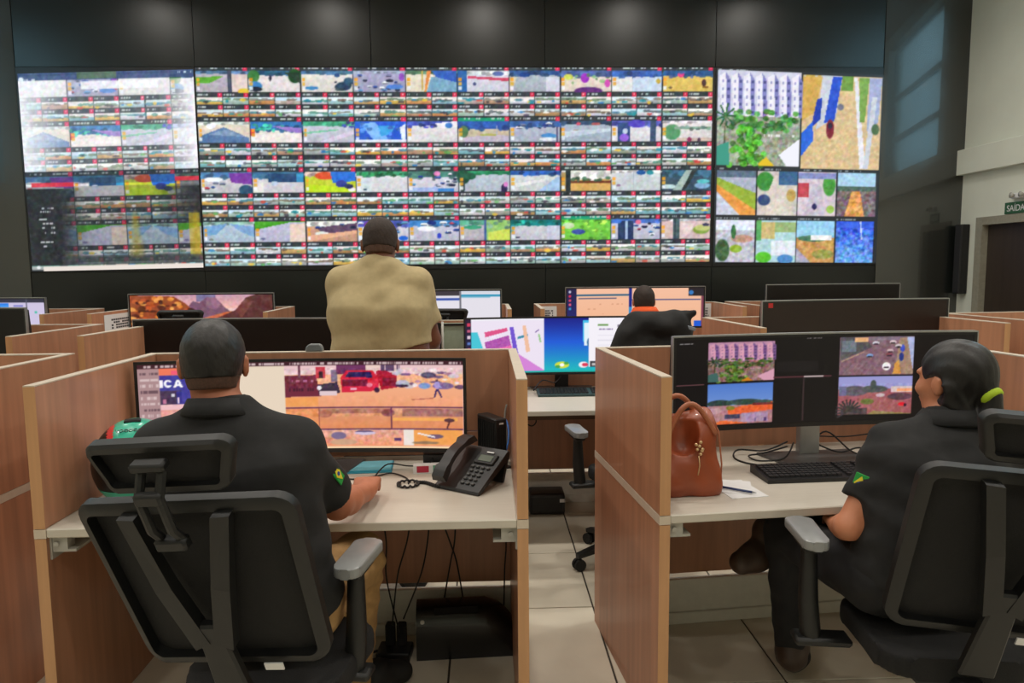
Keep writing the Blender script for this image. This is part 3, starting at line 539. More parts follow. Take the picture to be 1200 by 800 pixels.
def pic_city_cameras():                        # front right desk
    cv = Cv(400, 117, (15, 12, 13), 400/370., 117/110., 782, 393)
    cv.ticks(787, 804, 397.5, 1.4, (190, 186, 186), 2, .95); cv.ticks(948, 966, 395, 1.2, (170, 160, 160), 3, .9)
    apartments(cv, 823, 398, 906.5, 447, True)
    cv.rect(823, 449, 906, 500, (78, 120, 200), (136, 164, 214))
    cv.ell(838, 474, 17, 5, (44, 62, 56)); cv.ell(870, 473, 26, 4, (50, 72, 66)); cv.ell(896, 475, 12, 4, (60, 80, 70)); cv.rect(823, 477, 906, 500, (170, 120, 126)); cv.ell(832, 483, 10, 4, (190, 150, 156)); cv.poly([(848, 482), (866, 478), (906, 474), (906, 484), (850, 489)], (228, 98, 50)); cv.rect(880, 475, 906, 478, (120, 50, 50)); cv.ell(852, 480, 6, 3, (130, 120, 40)); cv.rect(866, 487, 900, 498, (170, 140, 170)); cv.rect(845, 488, 864, 494, (70, 66, 90)); cv.poly([(824, 500), (842, 495), (876, 500)], (226, 104, 54)); cv.ticks(866, 904, 494, 4, (60, 40, 90), 3, .3)
    cv.rect(989.5, 395, 1081, 443.5, (128, 96, 108)); cv.poly([(990, 395), (1020, 395), (1030, 408), (990, 425)], (84, 82, 86)); cv.rect(992, 400, 1010, 414, (110, 120, 130)); cv.rect(1008, 396, 1024, 401, (226, 170, 120)); cv.rect(1024, 395, 1080, 400, (130, 110, 125)); cv.poly([(1063, 397), (1074, 397), (1081, 443), (1058, 443)], (160, 130, 110)); cv.poly([(1072, 396), (1081, 396), (1081, 440)], (170, 180, 220)); cv.ell(1067, 410, 3, 5, (60, 80, 190)); cv.ell(1066, 421, 3, 6, (40, 50, 130)); cv.poly([(1058, 430), (1063, 425), (1066, 443), (1056, 443)], (214, 150, 70))
    for x, y, c in ((1027, 419, (120, 150, 205)), (1048, 433, (238, 236, 236)), (1052, 413, (205, 170, 180)), (1055, 402, (220, 200, 205)), (1062, 407, (205, 190, 200)), (1051, 418, (120, 60, 70)), (1034, 403, (210, 205, 215))): cv.ell(x, y, 4.5 if y < 430 else 5.5, 2.6 if y < 430 else 5.5, c); cv.ell(x, y+1.5, 3.5, 1.2, (50, 36, 50))
    cv.line(992, 426, 1020, 414, 1.2, (205, 180, 130), .7)
    for i in range(6): cv.line(994+i*7, 443, 1006+i*6, 430, .8, (150, 118, 130), .8)
    cv.rect(989.5, 445.5, 1081, 495, (150, 150, 206), (170, 164, 206)); cv.rect(989.5, 462, 1081, 495, (160, 92, 96)); cv.ell(1010, 464, 18, 7, (92, 86, 96)); cv.ell(1034, 462, 18, 5, (80, 84, 84)); cv.ell(1033, 456, 4, 6, (70, 80, 76)); cv.rect(990, 458, 999, 470, (104, 104, 136)); cv.rect(1055, 459, 1081, 466, (214, 190, 190)); cv.rect(1062, 462, 1081, 465, (240, 160, 110)); cv.ell(1066, 472, 16, 5, (88, 60, 70)); cv.ell(1026, 478, 9, 4, (110, 112, 60)); cv.ell(1069, 482, 5, 2.6, (224, 32, 50)); cv.ell(1073, 483, 2, 2.2, (40, 20, 30)); cv.ell(1042, 470, 6, 2.6, (200, 170, 176))
    for a in range(13): t = 2.6+a*.32; cv.line(1003, 490, 1003+17*math.cos(t), 490+15*math.sin(t), 2.4, (58, 52, 56))
    cv.rect(993, 486, 1026, 495, (66, 58, 60), alpha=.8); cv.poly([(1026, 495), (1034, 490), (1081, 494), (1081, 495)], (150, 130, 80))
    cv.noise(989.5, 395, 1081, 443.5, .16, 3, 51); cv.noise(989.5, 455, 1081, 495, .16, 3, 52); cv.noise(823, 470, 906, 500, .18, 3, 53)
    cv.rect(783, 448, 818, 449.3, (150, 92, 100), alpha=.8); cv.rect(906, 443, 980, 444.5, (92, 48, 56), alpha=.9); cv.rect(945, 443, 970, 445, (190, 170, 170)); cv.rect(944, 446, 946, 500, (60, 44, 46)); cv.rect(910, 424, 962, 437, (24, 21, 22))
    return cv.blur(1).a

def pic_desktop():                             # middle row, blue desktop with documents
    cv = Cv(300, 84, (240, 238, 246), 300/226., 84/66., 549, 371)
    cv.rect(549, 371, 556, 437, (40, 24, 50), (24, 44, 84))
    for i in range(8): cv.rect(551, 376+i*7.4, 555, 379.5+i*7.4, [(210, 60, 90), (190, 90, 120), (220, 200, 215), (90, 120, 190)][i % 4])
    cv.rect(556, 373, 640, 437, (236, 226, 242)); cv.poly([(556, 387), (563, 387), (570, 409), (556, 409)], (70, 196, 214)); cv.poly([(556, 409), (572, 409), (585, 437), (556, 437)], (226, 196, 230))
    cv.poly([(571, 387), (597, 382), (598, 386), (572, 393)], (222, 84, 136)); cv.poly([(571, 399), (599, 391), (602, 405), (573, 409)], (176, 84, 172)); cv.poly([(574, 409), (602, 403), (603, 409)], (236, 110, 180)); cv.noise(571, 391, 602, 409, .14, 2, 3)
    cv.poly([(600, 381), (604.5, 381), (614, 437), (608, 437)], (112, 82, 206)); cv.poly([(606, 411), (640, 434), (640, 437), (611, 437)], (212, 132, 214)); cv.poly([(609, 393), (621, 390), (621, 393), (609, 396)], (60, 140, 170)); cv.poly([(615, 380), (619, 380), (624, 411), (619, 412)], (240, 190, 160)); cv.line(634, 390, 636, 400, 2, (150, 200, 140)); cv.line(630, 388, 634, 385, 1.2, (110, 80, 150))
    cv.rect(640, 371, 775, 400, (22, 30, 132), (30, 92, 214)); cv.rect(640, 400, 775, 437, (30, 92, 214), (24, 190, 190))
    cv.poly([(685, 374), (693, 374), (693, 406), (688, 404), (685, 398)], (70, 190, 236)); cv.rect(687, 377, 693, 405, (226, 242, 250)); cv.ell(693, 401, 3, 6, (40, 100, 150))
    cv.ell(661, 428, 9, 4.4, (206, 220, 70)); cv.ell(661, 428, 3, 2, (250, 250, 250)); cv.ell(656, 430, 3, 2, (70, 160, 80)); cv.ell(666, 426, 3, 2, (70, 160, 80)); cv.ell(686, 428, 6, 4, (245, 235, 240)); cv.ell(688, 428, 4, 2.4, (220, 60, 90))
    cv.rect(692, 371, 775, 431, (244, 240, 248)); cv.rect(703, 379, 715, 381.5, (120, 160, 100)); cv.ticks(704, 720, 384.5, 1.6, (120, 100, 150), 4, .9); cv.rect(725, 380, 728, 383, (130, 120, 140)); cv.rect(743, 386, 758, 388, (90, 86, 96))
    for i in range(5): cv.rect(703, 392+i*6, 765, 393+i*6, (226, 222, 234))
    cv.rect(694, 424, 775, 431, (60, 60, 66)); cv.rect(696, 426, 775, 429, (190, 186, 186))
    cv.rect(549, 434.5, 775, 437, (20, 170, 160))
    return cv.blur(1).a

def pic_mountain():
    cv = Cv(220, 66, (236, 196, 196), 220/164., 66/48., 166, 343)
    cv.rect(166, 343, 330, 360, (196, 150, 170), (244, 186, 176)); cv.rect(240, 343, 262, 352, (130, 120, 160))
    cv.poly([(225, 362), (236, 351), (243, 353), (252, 346), (262, 347), (272, 358), (280, 365), (240, 391), (215, 391)], (122, 84, 108)); cv.poly([(252, 346), (262, 347), (268, 355), (262, 362), (250, 358)], (150, 108, 132))
    cv.poly([(166, 343), (214, 345), (228, 354), (240, 368), (252, 391), (166, 391)], (150, 72, 40)); r = random.Random(2)
    for _ in range(150):
        x, y = r.uniform(167, 243), r.uniform(346, 390)
        if x-214 > (y-345)*1.2: continue
        cv.ell(x, y, r.uniform(2, 5), r.uniform(1.2, 3.4), r.choice([(236, 140, 60), (86, 36, 26), (196, 92, 46), (60, 26, 22), (250, 176, 90)]), .85)
    cv.poly([(245, 372), (275, 364), (300, 362), (300, 391), (245, 391)], (206, 106, 70))
    cv.poly([(262, 372), (285, 362), (298, 347), (310, 343), (330, 343), (330, 391), (250, 391)], (92, 50, 50)); cv.poly([(285, 362), (298, 348), (306, 352), (292, 372)], (118, 66, 62))
    cv.noise(166, 343, 330, 391, .14, 4, 61)
    return cv.blur(2).a

def pic_orange_forms():
    cv = Cv(220, 66, (244, 188, 152), 220/166., 66/48., 662, 337)
    cv.rect(662, 337, 674, 385, (34, 30, 70), (24, 40, 120)); 
    for i in range(5): cv.ell(666, 341+i*5.2, 1.7, 1.7, [(190, 190, 210), (220, 50, 80), (220, 70, 100), (230, 90, 120), (60, 150, 200)][i])
    cv.rect(674, 337, 828, 385, (244, 190, 160), (240, 182, 144)); cv.rect(674, 344.6, 738, 346.4, (30, 96, 130)); cv.rect(676, 349, 723, 350.4, (90, 90, 120)); cv.rect(740, 351, 824, 352.4, (70, 80, 130)); cv.rect(738, 337, 742, 385, (24, 40, 130)); cv.rect(738, 360, 742, 372, (40, 140, 200))
    for i in range(3): cv.ticks(680, 735, 356+i*6, 1, (214, 150, 120), i, .2)
    cv.rect(810, 337, 828, 347, (40, 34, 40)); cv.ell(813, 343, 3, 3, (50, 120, 190)); cv.rect(817, 378, 828, 385, (30, 90, 210)); cv.rect(825, 347, 828, 385, (120, 60, 80))
    return cv.blur(1).a

def pic_two_windows():
    cv = Cv(220, 66, (238, 234, 244), 220/166., 66/48., 424, 338)
    cv.rect(424, 338, 541, 343.5, (64, 58, 66)); cv.rect(424, 347, 541, 349.5, (60, 90, 180)); cv.rect(541, 338, 543, 386, (120, 120, 130)); cv.rect(543, 338, 590, 341, (220, 226, 236)); cv.rect(543, 342, 590, 345, (60, 160, 196)); cv.rect(543, 345.5, 578, 347, (150, 200, 220))
    return cv.blur(1).a

def pic_blue_window():
    cv = Cv(220, 66, (206, 196, 226), 220/166., 66/48., -94, 347)
    cv.rect(-94, 347, 72, 351, (50, 50, 70)); cv.rect(-94, 352, 26, 361, (30, 120, 230), (120, 190, 250)); cv.rect(26, 352, 47, 361, (206, 196, 226)); cv.rect(32, 354, 44, 356.5, (130, 130, 200)); cv.rect(47.5, 347, 49, 395, (90, 90, 110)); cv.ell(60, 363, 2, 1.6, (80, 190, 170))
    return cv.blur(1).a

# ------------------------------------------------------------------ materials
WOOD = mat('oak_laminate', rgb(180, 128, 98), 0.42, var=0.16, scale=3.0, stretch=(9, 9, 0.5), coat=0.15)
WOOD_EDGE = mat('oak_edge_band', rgb(196, 148, 104), 0.45, var=0.08, scale=4.0, stretch=(9, 9, 0.6))
PALE_EDGE = mat('pale_edge_band', rgb(206, 192, 174), 0.45, var=0.05)
DESK = mat('cream_laminate', rgb(202, 195, 182), 0.38, var=0.035, scale=8, stretch=(1, 8, 1))
STEEL = mat('grey_painted_steel', rgb(178, 176, 168), 0.4, var=0.04)
PLINTH = mat('white_painted_plinth', rgb(226, 223, 212), 0.5, var=0.04)
BLACK = mat('black_plastic', rgb(30, 30, 31), 0.38, var=0.15, scale=60)
BLACK_MATT = mat('black_rubber', rgb(22, 22, 22), 0.7, var=0.15)
CHAIR_PL = mat('charcoal_nylon', rgb(17, 18, 18), 0.5, var=0.12, scale=50)
CHAIR_MESH = mat('black_chair_mesh', rgb(16, 16, 17), 0.85, var=0.3, scale=220, bump=0.3)
PAD = mat('highlit_grey_arm_pad', rgb(138, 140, 140), 0.28, var=0.06)  # base grey lightened so the colour itself carries the pads' highlight
SILVER = mat('silver_trim', rgb(170, 172, 172), 0.35, metal=0.7, var=0.05)
GLASS_OFF = mat('dark_screen_glass', rgb(18, 15, 15), 0.28, var=0.05, spec=0.35)
WALL_WHITE = mat('painted_wall', rgb(222, 225, 211), 0.8, var=0.03, scale=3)
CEILM = mat('ceiling_board', rgb(205, 205, 200), 0.9, var=0.03)
GLOSS = mat('black_glass_panel', rgb(24, 27, 25), 0.30, var=0.08, scale=2, spec=0.55)
GLOSS_END = mat('black_mirror_glass_panel', rgb(24, 27, 25), 0.24, var=0.08, scale=2, spec=1.0, coat=0.9)
GROUT = mat('dark_grout', rgb(70, 62, 54), 0.9)
TILE = mat('cream_porcelain_tile', rgb(216, 207, 188), 0.30, var=0.05, scale=6)
DOORM = mat('dark_wood_door', rgb(58, 48, 40), 0.45, var=0.15, scale=3, stretch=(8, 8, .5))
PAPER = mat('white_paper', rgb(226, 226, 226), 0.8, var=0.02)
INK = mat('dark_ink', rgb(60, 60, 64), 0.8)
CABLE = mat('black_cable', rgb(20, 19, 19), 0.5, var=0.1)
BLUE_CABLE = mat('blue_cable', rgb(40, 110, 190), 0.45, var=0.1)
SKIN_A = mat('warm_brown_skin', rgb(176, 108, 78), 0.55, var=0.10, scale=14)
SKIN_B = mat('tan_skin', rgb(196, 128, 94), 0.5, var=0.08, scale=14)
SKIN_S = mat('dark_brown_skin', rgb(120, 72, 50), 0.5, var=0.10, scale=14)
HAIR = mat('black_hair', rgb(24, 21, 20), 0.45, var=0.35, scale=120, stretch=(1, 1, .3), bump=0.5)
HAIR_CROP = mat('cropped_dark_hair', rgb(46, 33, 26), 0.75, var=0.3, scale=160, bump=0.3)
SHIRT_BLACK = mat('black_polo_cloth', rgb(25, 25, 26), 0.85, var=0.18, scale=40, bump=0.2)
SHIRT_BEIGE = mat('beige_tee_cloth', rgb(184, 166, 126), 0.9, var=0.06, scale=40, bump=0.2)
KHAKI = mat('khaki_cloth', rgb(168, 132, 84), 0.85, var=0.12, scale=30, bump=0.2)
DARKCLOTH = mat('dark_trouser_cloth', rgb(24, 24, 27), 0.85, var=0.15, scale=40)
ORANGE = mat('orange_cloth', rgb(240, 92, 34), 0.8, var=0.06)
BOOT = mat('brown_boot_leather', rgb(66, 50, 40), 0.5, var=0.2, scale=20)

# ------------------------------------------------------------------ the room
def struct(o): o['kind'] = 'structure'; return o
XL, XR, YF, YB = -6.0, 5.09, 7.8, -4.2
# floor: slab with separate tiles where the photograph shows them, joints recessed
floor = struct(MB().ebox((XL-.2, YB-.2, -.12), (XR+.2, YF+.3, -.006)).build('floor', GROUT))
TP = .62
tile_mesh = None
far = MB()
for i in range(-9, 9):
    for j in range(-12, 9):
        x0, y0 = .462+i*TP, 3.10+j*TP-.62*0
        x1, y1 = x0+TP, y0+TP
        if x0 < XL or x1 > XR or y0 < YB or y1 > YF-.2: continue
        if -4 <= i <= 3 and -2 <= j <= 5:
            if tile_mesh is None:
                o = MB().box((0, 0, -.0035), (TP-.008, TP-.008, .007), None, .0015).build('tile', TILE, floor); tile_mesh = o.data
            else:
                o = bpy.data.objects.new('tile', tile_mesh); COL.objects.link(o); o.parent = floor
            o.location = (x0+TP/2, y0+TP/2, 0)
        else:
            far.box((x0+TP/2, y0+TP/2, -.0035), (TP-.008, TP-.008, .007))
far = far.build('tile_field', TILE, floor); far['kind'] = 'stuff'

wf = struct(MB().ebox((XL-.2, YF+.03, 0), (XR+.2, YF+.2, CEIL+.1)).build('wall_front', BLACK_MATT))
VX = [-4.76+1.8*i for i in range(6)]
for i in range(5):
    a, b = VX[i]+.002, VX[i+1]-.002
    MB().ebox((a, YF, 0), (b, YF+.03, 1.50), .002).build('wall_panel', GLOSS, wf)
    MB().ebox((a, YF, 3.585), (b, YF+.03, CEIL), .002).build('wall_panel', GLOSS, wf)
for (a, b, ang) in ((4.245, XR, 1), (XL, -4.765, -1)):          # the two end panels stand slightly turned inwards
    d = .115 if ang > 0 else .17
    pts = [(a, YF, ), (b, YF-d), (b, YF+.03), (a, YF+.03)] if ang > 0 else [(a, YF-d), (b, YF), (b, YF+.03), (a, YF+.03)]
    MB().prism(pts, 0, CEIL).build('wall_panel', GLOSS_END, wf)

# right wall with a ledge, a door opening filled by the door, and high windows nearer than the frame shows
def wall_x(name, x, t, holes):
    """wall in the plane x (thickness t outwards), holes = (y0,y1,z0,z1) cut as separate solid pieces around them"""
    mb = MB(); ys = sorted({YB-.2, YF+.2} | {h[0] for h in holes} | {h[1] for h in holes})
    for a, b in zip(ys[:-1], ys[1:]):
        hs = sorted([h for h in holes if h[0] <= a and h[1] >= b], key=lambda h: h[2]); z = 0
        for h in hs:
            if h[2] > z: mb.ebox((x, a, z), (x+t, b, h[2]))
            z = h[3]
        mb.ebox((x, a, z), (x+t, b, CEIL+.1))
    return struct(mb.build(name, WALL_WHITE))
RW = [(4.4, 6.80, 2.78, 4.62)]
wr = wall_x('wall_right', XR, .2, RW+[(6.42, 7.36, 0.0, 1.93)])
LW = [(4.2, 6.4, 2.78, 4.62)]
wl = wall_x('wall_left', XL, -.2, LW)
GLZ = mat('window_glass', (0.9, 0.97, 1.0, 1), 0.0, var=0.0, trans=1.0)
n = 0
for x, hs in ((XR, RW), (XL, LW)):
    for h in hs:
        n += 1; sg = 1 if x > 0 else -1
        wo = struct(MB().ebox((x+sg*.12, h[0]+.05, h[2]+.05), (x+sg*.126, h[1]-.05, h[3]-.05)).build('window_%d' % n, GLZ))
        f = MB()
        for (ya, yb, za, zb) in ((h[0], h[0]+.05, h[2], h[3]), (h[1]-.05, h[1], h[2], h[3]), (h[0], h[1], h[2], h[2]+.05), (h[0], h[1], h[3]-.05, h[3]), (h[0], h[1], 3.28, 3.36), (h[0], h[1], 3.86, 3.94)):
            f.ebox((x+sg*.09, ya, za), (x+sg*.15, yb, zb))
        f.build('window_frame', STEEL, wo)
struct(MB().ebox((XL-.2, YB-.2, 0), (XR+.2, YB, CEIL+.1)).build('wall_back', WALL_WHITE))
ceil = struct(MB().ebox((XL-.2, YB-.2, CEIL), (XR+.2, YF+.2, CEIL+.12)).build('ceiling', CEILM))
struct(MB().ebox((XR-.07, YB, 2.44), (XR, YF-.10, 2.70), .004).build('trim_1', WALL_WHITE))
# door in the right wall
dr = struct(MB().ebox((XR+.05, 6.46, .01), (XR+.09, 7.32, 1.90), .003).build('door_1', DOORM))
fr = MB()
fr.ebox((XR-.015, 7.32, 0), (XR+.10, 7.42, 1.98)); fr.ebox((XR-.015, 6.36, 0), (XR+.10, 6.46, 1.98)); fr.ebox((XR-.014, 6.46, 1.90), (XR+.10, 7.32, 1.98))
fr.build('door_frame', mat('beige_door_frame', rgb(150, 146, 130), .6), dr)
hd = MB(); hd.cyl((XR+.05, 6.53, 1.0), (XR, 6.53, 1.0), .012); hd.tube([(XR, 6.53, 1.0), (XR, 6.64, 1.0)], .011); hd.build('door_handle', SILVER, dr, True)

# ceiling downlights
dl0 = None
k = 0
for yy, xs in ((6.05, (-4.0, -1.9, 0.0, 1.8, 3.3)), (3.6, (-4.2, -2.1, 0.0, 2.1, 4.0)), (1.2, (-4.2, -2.1, 0.0, 2.1, 4.0)), (-1.4, (-4.2, -2.1, 0.0, 2.1, 4.0))):
    for xx in xs:
        t = thing('downlight', 'round white recessed ceiling downlight above the desks', 'lamp', (xx, yy, CEIL), 0, 'ceiling downlights')
        if dl0 is None:
            r0 = MB().lathe([(.14, 0), (.15, -.012), (.11, -.012), (.105, -.002)], 24).build('trim_ring', STEEL, t, True)
            r1 = MB().lathe([(.104, -.004), (.10, -.006)], 24).build('diffuser', emis('lamp_diffuser', (1, .95, .85, 1), 6.0), t)
            dl0 = (r0, r1)
        else:
            for r in dl0:
                c = r.copy(); COL.objects.link(c); c.parent = t
        L = bpy.data.lights.new('downlight_lamp', 'AREA'); L.shape = 'DISK'; L.size = .2; L.energy = LAMP_W*({1.2: .66, -1.4: .85}.get(yy, 1.04)); L.color = LAMP_COL; L.spread = RAD(150)
        lo = bpy.data.objects.new('downlight_lamp', L); COL.objects.link(lo); lo.location = (0, 0, -.02); lo.parent = t

# ------------------------------------------------------------------ video wall
vw = thing('video_wall', 'wide wall of ten joined bright displays showing grids of street camera feeds', 'video wall', (-.26, YF, 1.5))
SCR = screen_mat('lit_wall_screen', 1.08)
def wall_disp(img, x0, x1, zt0, zt1, zb0, zb1, nx, px0, px1):
    H_, W_ = img.shape[:2]
    for c in range(nx):
        for r in range(2):
            a, b = c*W_//nx, min(W_, (c+1)*W_//nx+1); t, d = (0, H_//2+1) if r == 0 else (H_//2, H_)
            sub = img[t:d, a:b]
            u = (np.arange(a, b)+.0)/(W_-1); v = (np.arange(t, d)+.0)/(H_-1)
            U_, V_ = np.meshgrid(u, v)
            zt = zt0+(zt1-zt0)*U_; zb = zb0+(zb1-zb0)*U_
            pts = np.stack([x0+(x1-x0)*U_ - vw.location.x, np.full_like(U_, -.012), zt+(zb-zt)*V_ - vw.location.z], -1)
            o = MB().ebox((px0+(px1-px0)*c/nx+.002-vw.location.x, -.008, 1.503+1.04*(1-r)-vw.location.z), (px0+(px1-px0)*(c+1)/nx-.002-vw.location.x, .05, 1.503+1.04*(1-r)+1.037-vw.location.z)).build('display_panel', BLACK, vw)
            pixels_mesh('screen', pts[::-1], sub[::-1], sub.shape[1], sub.shape[0], SCR, o)
wall_disp(pic_wall_left(), -4.735, -2.972, 3.512, 3.556, 1.512, 1.538, 1, VX[0], VX[1])
wall_disp(pic_wall_main(), -2.955, 2.412, 3.572, 3.578, 1.548, 1.550, 3, VX[1], VX[4])
wall_disp(pic_wall_right(), 2.45, 4.24, 3.572, 3.505, 1.545, 1.522, 1, VX[4], VX[5])

# ------------------------------------------------------------------ workstations
DD, PH, DH, TT = .82, 1.185, .75, .033
def station(x0, y0, W, rz, label, detail=True):
    t = thing('workstation', label, 'desk', (x0, y0, 0), RAD(rz), None)
    for s, xa in ((0, 0.0), (1, W-TT)):
        MB().ebox((xa, 0, .0), (xa+TT, DD, DH-.03), .0015).build('side_panel', WOOD, t)
        u = MB().ebox((xa, 0, DH), (xa+TT, DD, PH-.004), .0015).build('side_screen', WOOD, t)
        MB().ebox((xa-.0006, -.0012, DH+.001), (xa+TT+.0006, .0, PH-.004)).build('front_edge', WOOD_EDGE, u)
        MB().ebox((xa, -.001, PH-.0038), (xa+TT, DD, PH)).build('top_edge', PALE_EDGE, u)
        MB().ebox((xa-.0012, -.0016, DH-.029), (xa+TT+.0012, DD, DH-.001)).build('desk_band', PALE_EDGE, t)
        f = MB(); f.ebox((xa-.0006, -.0012, .002), (xa+TT+.0006, 0, DH-.031)); f.build('lower_front_edge', WOOD_EDGE, t)
    b = MB().ebox((TT, DD-TT, DH+.10), (W-TT, DD, PH-.004), .0015).build('back_screen', WOOD, t)
    MB().ebox((TT, DD-TT, PH-.0038), (W-TT, DD, PH)).build('top_edge', PALE_EDGE, b)
    MB().ebox((TT, DD-TT, DH+.002), (W-TT, DD, DH+.096), .0015).build('back_rail', WOOD, t)
    MB().ebox((TT+.001, .0, DH-.028), (W-TT-.001, DD-TT-.001, DH), .003).build('desktop', DESK, t)
    MB().ebox((TT, DD-.06, .215), (W-TT, DD-.035, DH-.04), .001).build('modesty_panel', WOOD, t)
    p = MB(); p.ebox((TT, DD-.07, 0), (W-TT, DD-.04, .19), .002); p.ebox((TT, DD-.085, .0), (W-TT, DD-.07, .05), .002); p.build('plinth', PLINTH, t)
    if detail:
        MB().ebox((TT+.01, DD-.30, DH-.16), (W-TT-.01, DD-.06, DH-.06), .002).build('cable_tray', mat('brown_cable_tray', rgb(104, 76, 56), .6), t)
        for xa, s in ((TT, 1), (W-TT, -1)):
            br = MB(); br.ebox((xa, .02, DH-.07), (xa+s*.05, .06, DH-.030)); br.ebox((xa, .02, DH-.078), (xa+s*.075, .12, DH-.07)); br.ebox((xa, .015, DH-.10), (xa+s*.006, .10, DH-.03)); br.cyl((xa+s*.02, .018, DH-.052), (xa+s*.02, .012, DH-.052), .008)
            br.build('bracket', STEEL, t)
    return t
station(-1.36, 2.15, 1.48, 0, 'oak desk booth where the man in the black polo sits, helmet and phone on it')
station(.527, 2.155, 1.45, 5.5, 'oak desk booth with the brown handbag, woman in black seated at it')
station(-3.14, 2.20, 1.45, -1, 'oak desk booth cut off by the left frame edge, nearest the camera there')
station(-3.90, 3.88, 1.46, -3, 'oak desk booth at far left of the middle row with a raised dark monitor', False)
station(-2.11, 3.80, 1.46, -3, 'oak desk booth behind the polo man, with a wide switched-off monitor', False)
station(-.36, 3.81, 1.45, 0, 'oak desk booth with the blue desktop monitor and long keyboard', True)
station(1.455, 3.79, 1.46, 5, 'oak desk booth holding the brownish switched-off monitor with a red sticker', False)
station(3.14, 3.95, 1.46, 6, 'oak desk booth at the right frame edge near the dark door', False)
station(-4.88, 5.80, 1.46, -3, 'back row oak desk booth at far left with the blue and lilac monitor', False)
station(-3.09, 5.72, 1.38, 0, 'back row oak desk booth with the mountain wallpaper monitor', False)
station(-1.20, 5.75, 1.40, 0, 'back row oak desk booth directly beyond the standing man', False)
station(.43, 5.75, 1.66, 0, 'back row oak desk booth of the man with the orange collar', False)
station(2.24, 5.80, 1.55, 3, 'back row oak desk booth with a black monitor, nearest the right wall', False)

# ------------------------------------------------------------------ monitors
MW, MH, CR = 1.22, .362, 4.0
def monitor(x, y, ztop, rz, label, pic=None, silver=True, strength=1.0, base_w=.30, off=None):
    t = thing('curved_monitor', label, 'monitor', (x, y, DH), RAD(rz))
    zt = ztop-DH; zb = zt-MH
    cy = lambda u: -(CR-math.sqrt(CR*CR-u*u))        # ends curve towards the viewer
    N = 24
    us = [-MW/2+MW*i/N for i in range(N+1)]
    m = MB(); m.strip([[(u, cy(u)+.002, zb), (u, cy(u)+.002, zt), (u, cy(u)+.034, zt-.012), (u, cy(u)+.05, (zt+zb)/2), (u, cy(u)+.034, zb+.012)] for u in us])
    m.build('housing', BLACK, t)
    bz = MB(); g = .011
    bz.strip([[(u, cy(u)-.002, zb), (u, cy(u)-.002, zb+.016), (u, cy(u)+.004, zb+.016), (u, cy(u)+.004, zb)] for u in us])
    bz.strip([[(u, cy(u)-.002, zt-g), (u, cy(u)-.002, zt), (u, cy(u)+.004, zt), (u, cy(u)+.004, zt-g)] for u in us])
    for s in (-1, 1): bz.strip([[(u, cy(u)-.002, zb), (u, cy(u)+.004, zb), (u, cy(u)+.004, zt), (u, cy(u)-.002, zt)] for u in (s*MW/2, s*(MW/2-g))])
    bz.build('bezel', BLACK, t)
    if silver:
        sv = MB(); sv.strip([[(u, cy(u)-.003, zt-.001), (u, cy(u)-.003, zt+.005), (u, cy(u)+.020, zt+.005), (u, cy(u)+.020, zt-.001)] for u in us])
        for s in (-1, 1): sv.strip([[(u, cy(u)-.003, zb), (u, cy(u)+.018, zb), (u, cy(u)+.018, zt+.004), (u, cy(u)-.003, zt+.004)] for u in (s*MW/2, s*(MW/2+.004))])
        sv.build('silver_rim', SILVER, t)
    nu, nv = (pic.shape[1], pic.shape[0]) if pic is not None else (25, 2)
    uu = np.linspace(-MW/2+g, MW/2-g, nu); vv = np.linspace(zb+.016, zt-g, nv)
    U_, V_ = np.meshgrid(uu, vv)
    pts = np.stack([U_, -(CR-np.sqrt(CR*CR-U_*U_))-.0005, V_], -1)
    if pic is not None: pixels_mesh('screen', pts, pic[::-1], nu, nv, screen_mat('lit_screen_%d' % int(strength*100), strength), t)
    else: pixels_mesh('screen', pts, np.zeros((nv, nu, 3)), nu, nv, off or GLASS_OFF, t)
    nk = MB(); nk.box((0, .085, (zb+.25)/2), (.085, .035, zb+.25), None, .004); nk.box((0, .06, zb+.2), (.12, .06, .12), None, .004); nk.build('stand_neck', SILVER if silver else BLACK, t)
    MB().prism([(-base_w/2, -.10), (base_w/2, -.10), (base_w/2+.05, .12), (-base_w/2-.05, .12)], 0, .012, None, .003).build('stand_base', mat('dark_grey_metal', rgb(96, 94, 94), .35, .4), t)
    return t
monitor(-.690, 2.74, 1.182, 0, 'wide curved monitor showing red truck street feeds on the polo man\'s desk', pic_street_camera(), False)
monitor(1.297, 2.745, 1.252, 4.5, 'wide curved monitor with four lit city pictures on black, beside the handbag', pic_city_cameras())
monitor(.470, 4.45, 1.212, 0, 'wide curved monitor with blue and teal desktop and tilted pink document', pic_desktop(), False)
monitor(-1.492, 4.40, 1.222, -3, 'switched-off wide black monitor with thin silver rim behind the polo man\'s head')
t = monitor(2.27, 4.42, 1.297, 5, 'switched-off brownish black wide monitor with red sticker in its top corner', off=mat('brown_reflection_glass', rgb(40, 28, 25), .3, var=.05, spec=.4))  # brown in the glass colour paints in the reflection of the wood
MB().box((-MW/2+.022, -.107, 1.297-DH-.022), (.028, .002, .028)).build('sticker', mat('red_sticker', rgb(190, 40, 40), .5), t)
monitor(-3.325, 4.45, 1.30, -3, 'switched-off black wide monitor at far left, raised above its booth')
monitor(-2.43, 6.33, 1.312, 0, 'wide monitor with orange mountain wallpaper in the back row', pic_mountain())
monitor(-.48, 6.33, 1.322, 0, 'wide monitor with two white windows, right of the standing man', pic_two_windows(), True, .9)
monitor(1.30, 6.33, 1.332, 0, 'wide monitor with peach coloured forms before the orange-collared man', pic_orange_forms())
monitor(3.05, 6.33, 1.340, 3, 'switched-off black monitor in the back row nearest the right wall')
monitor(-4.34, 6.36, 1.290, -3, 'wide monitor with blue and lilac windows at the left frame edge', pic_blue_window())

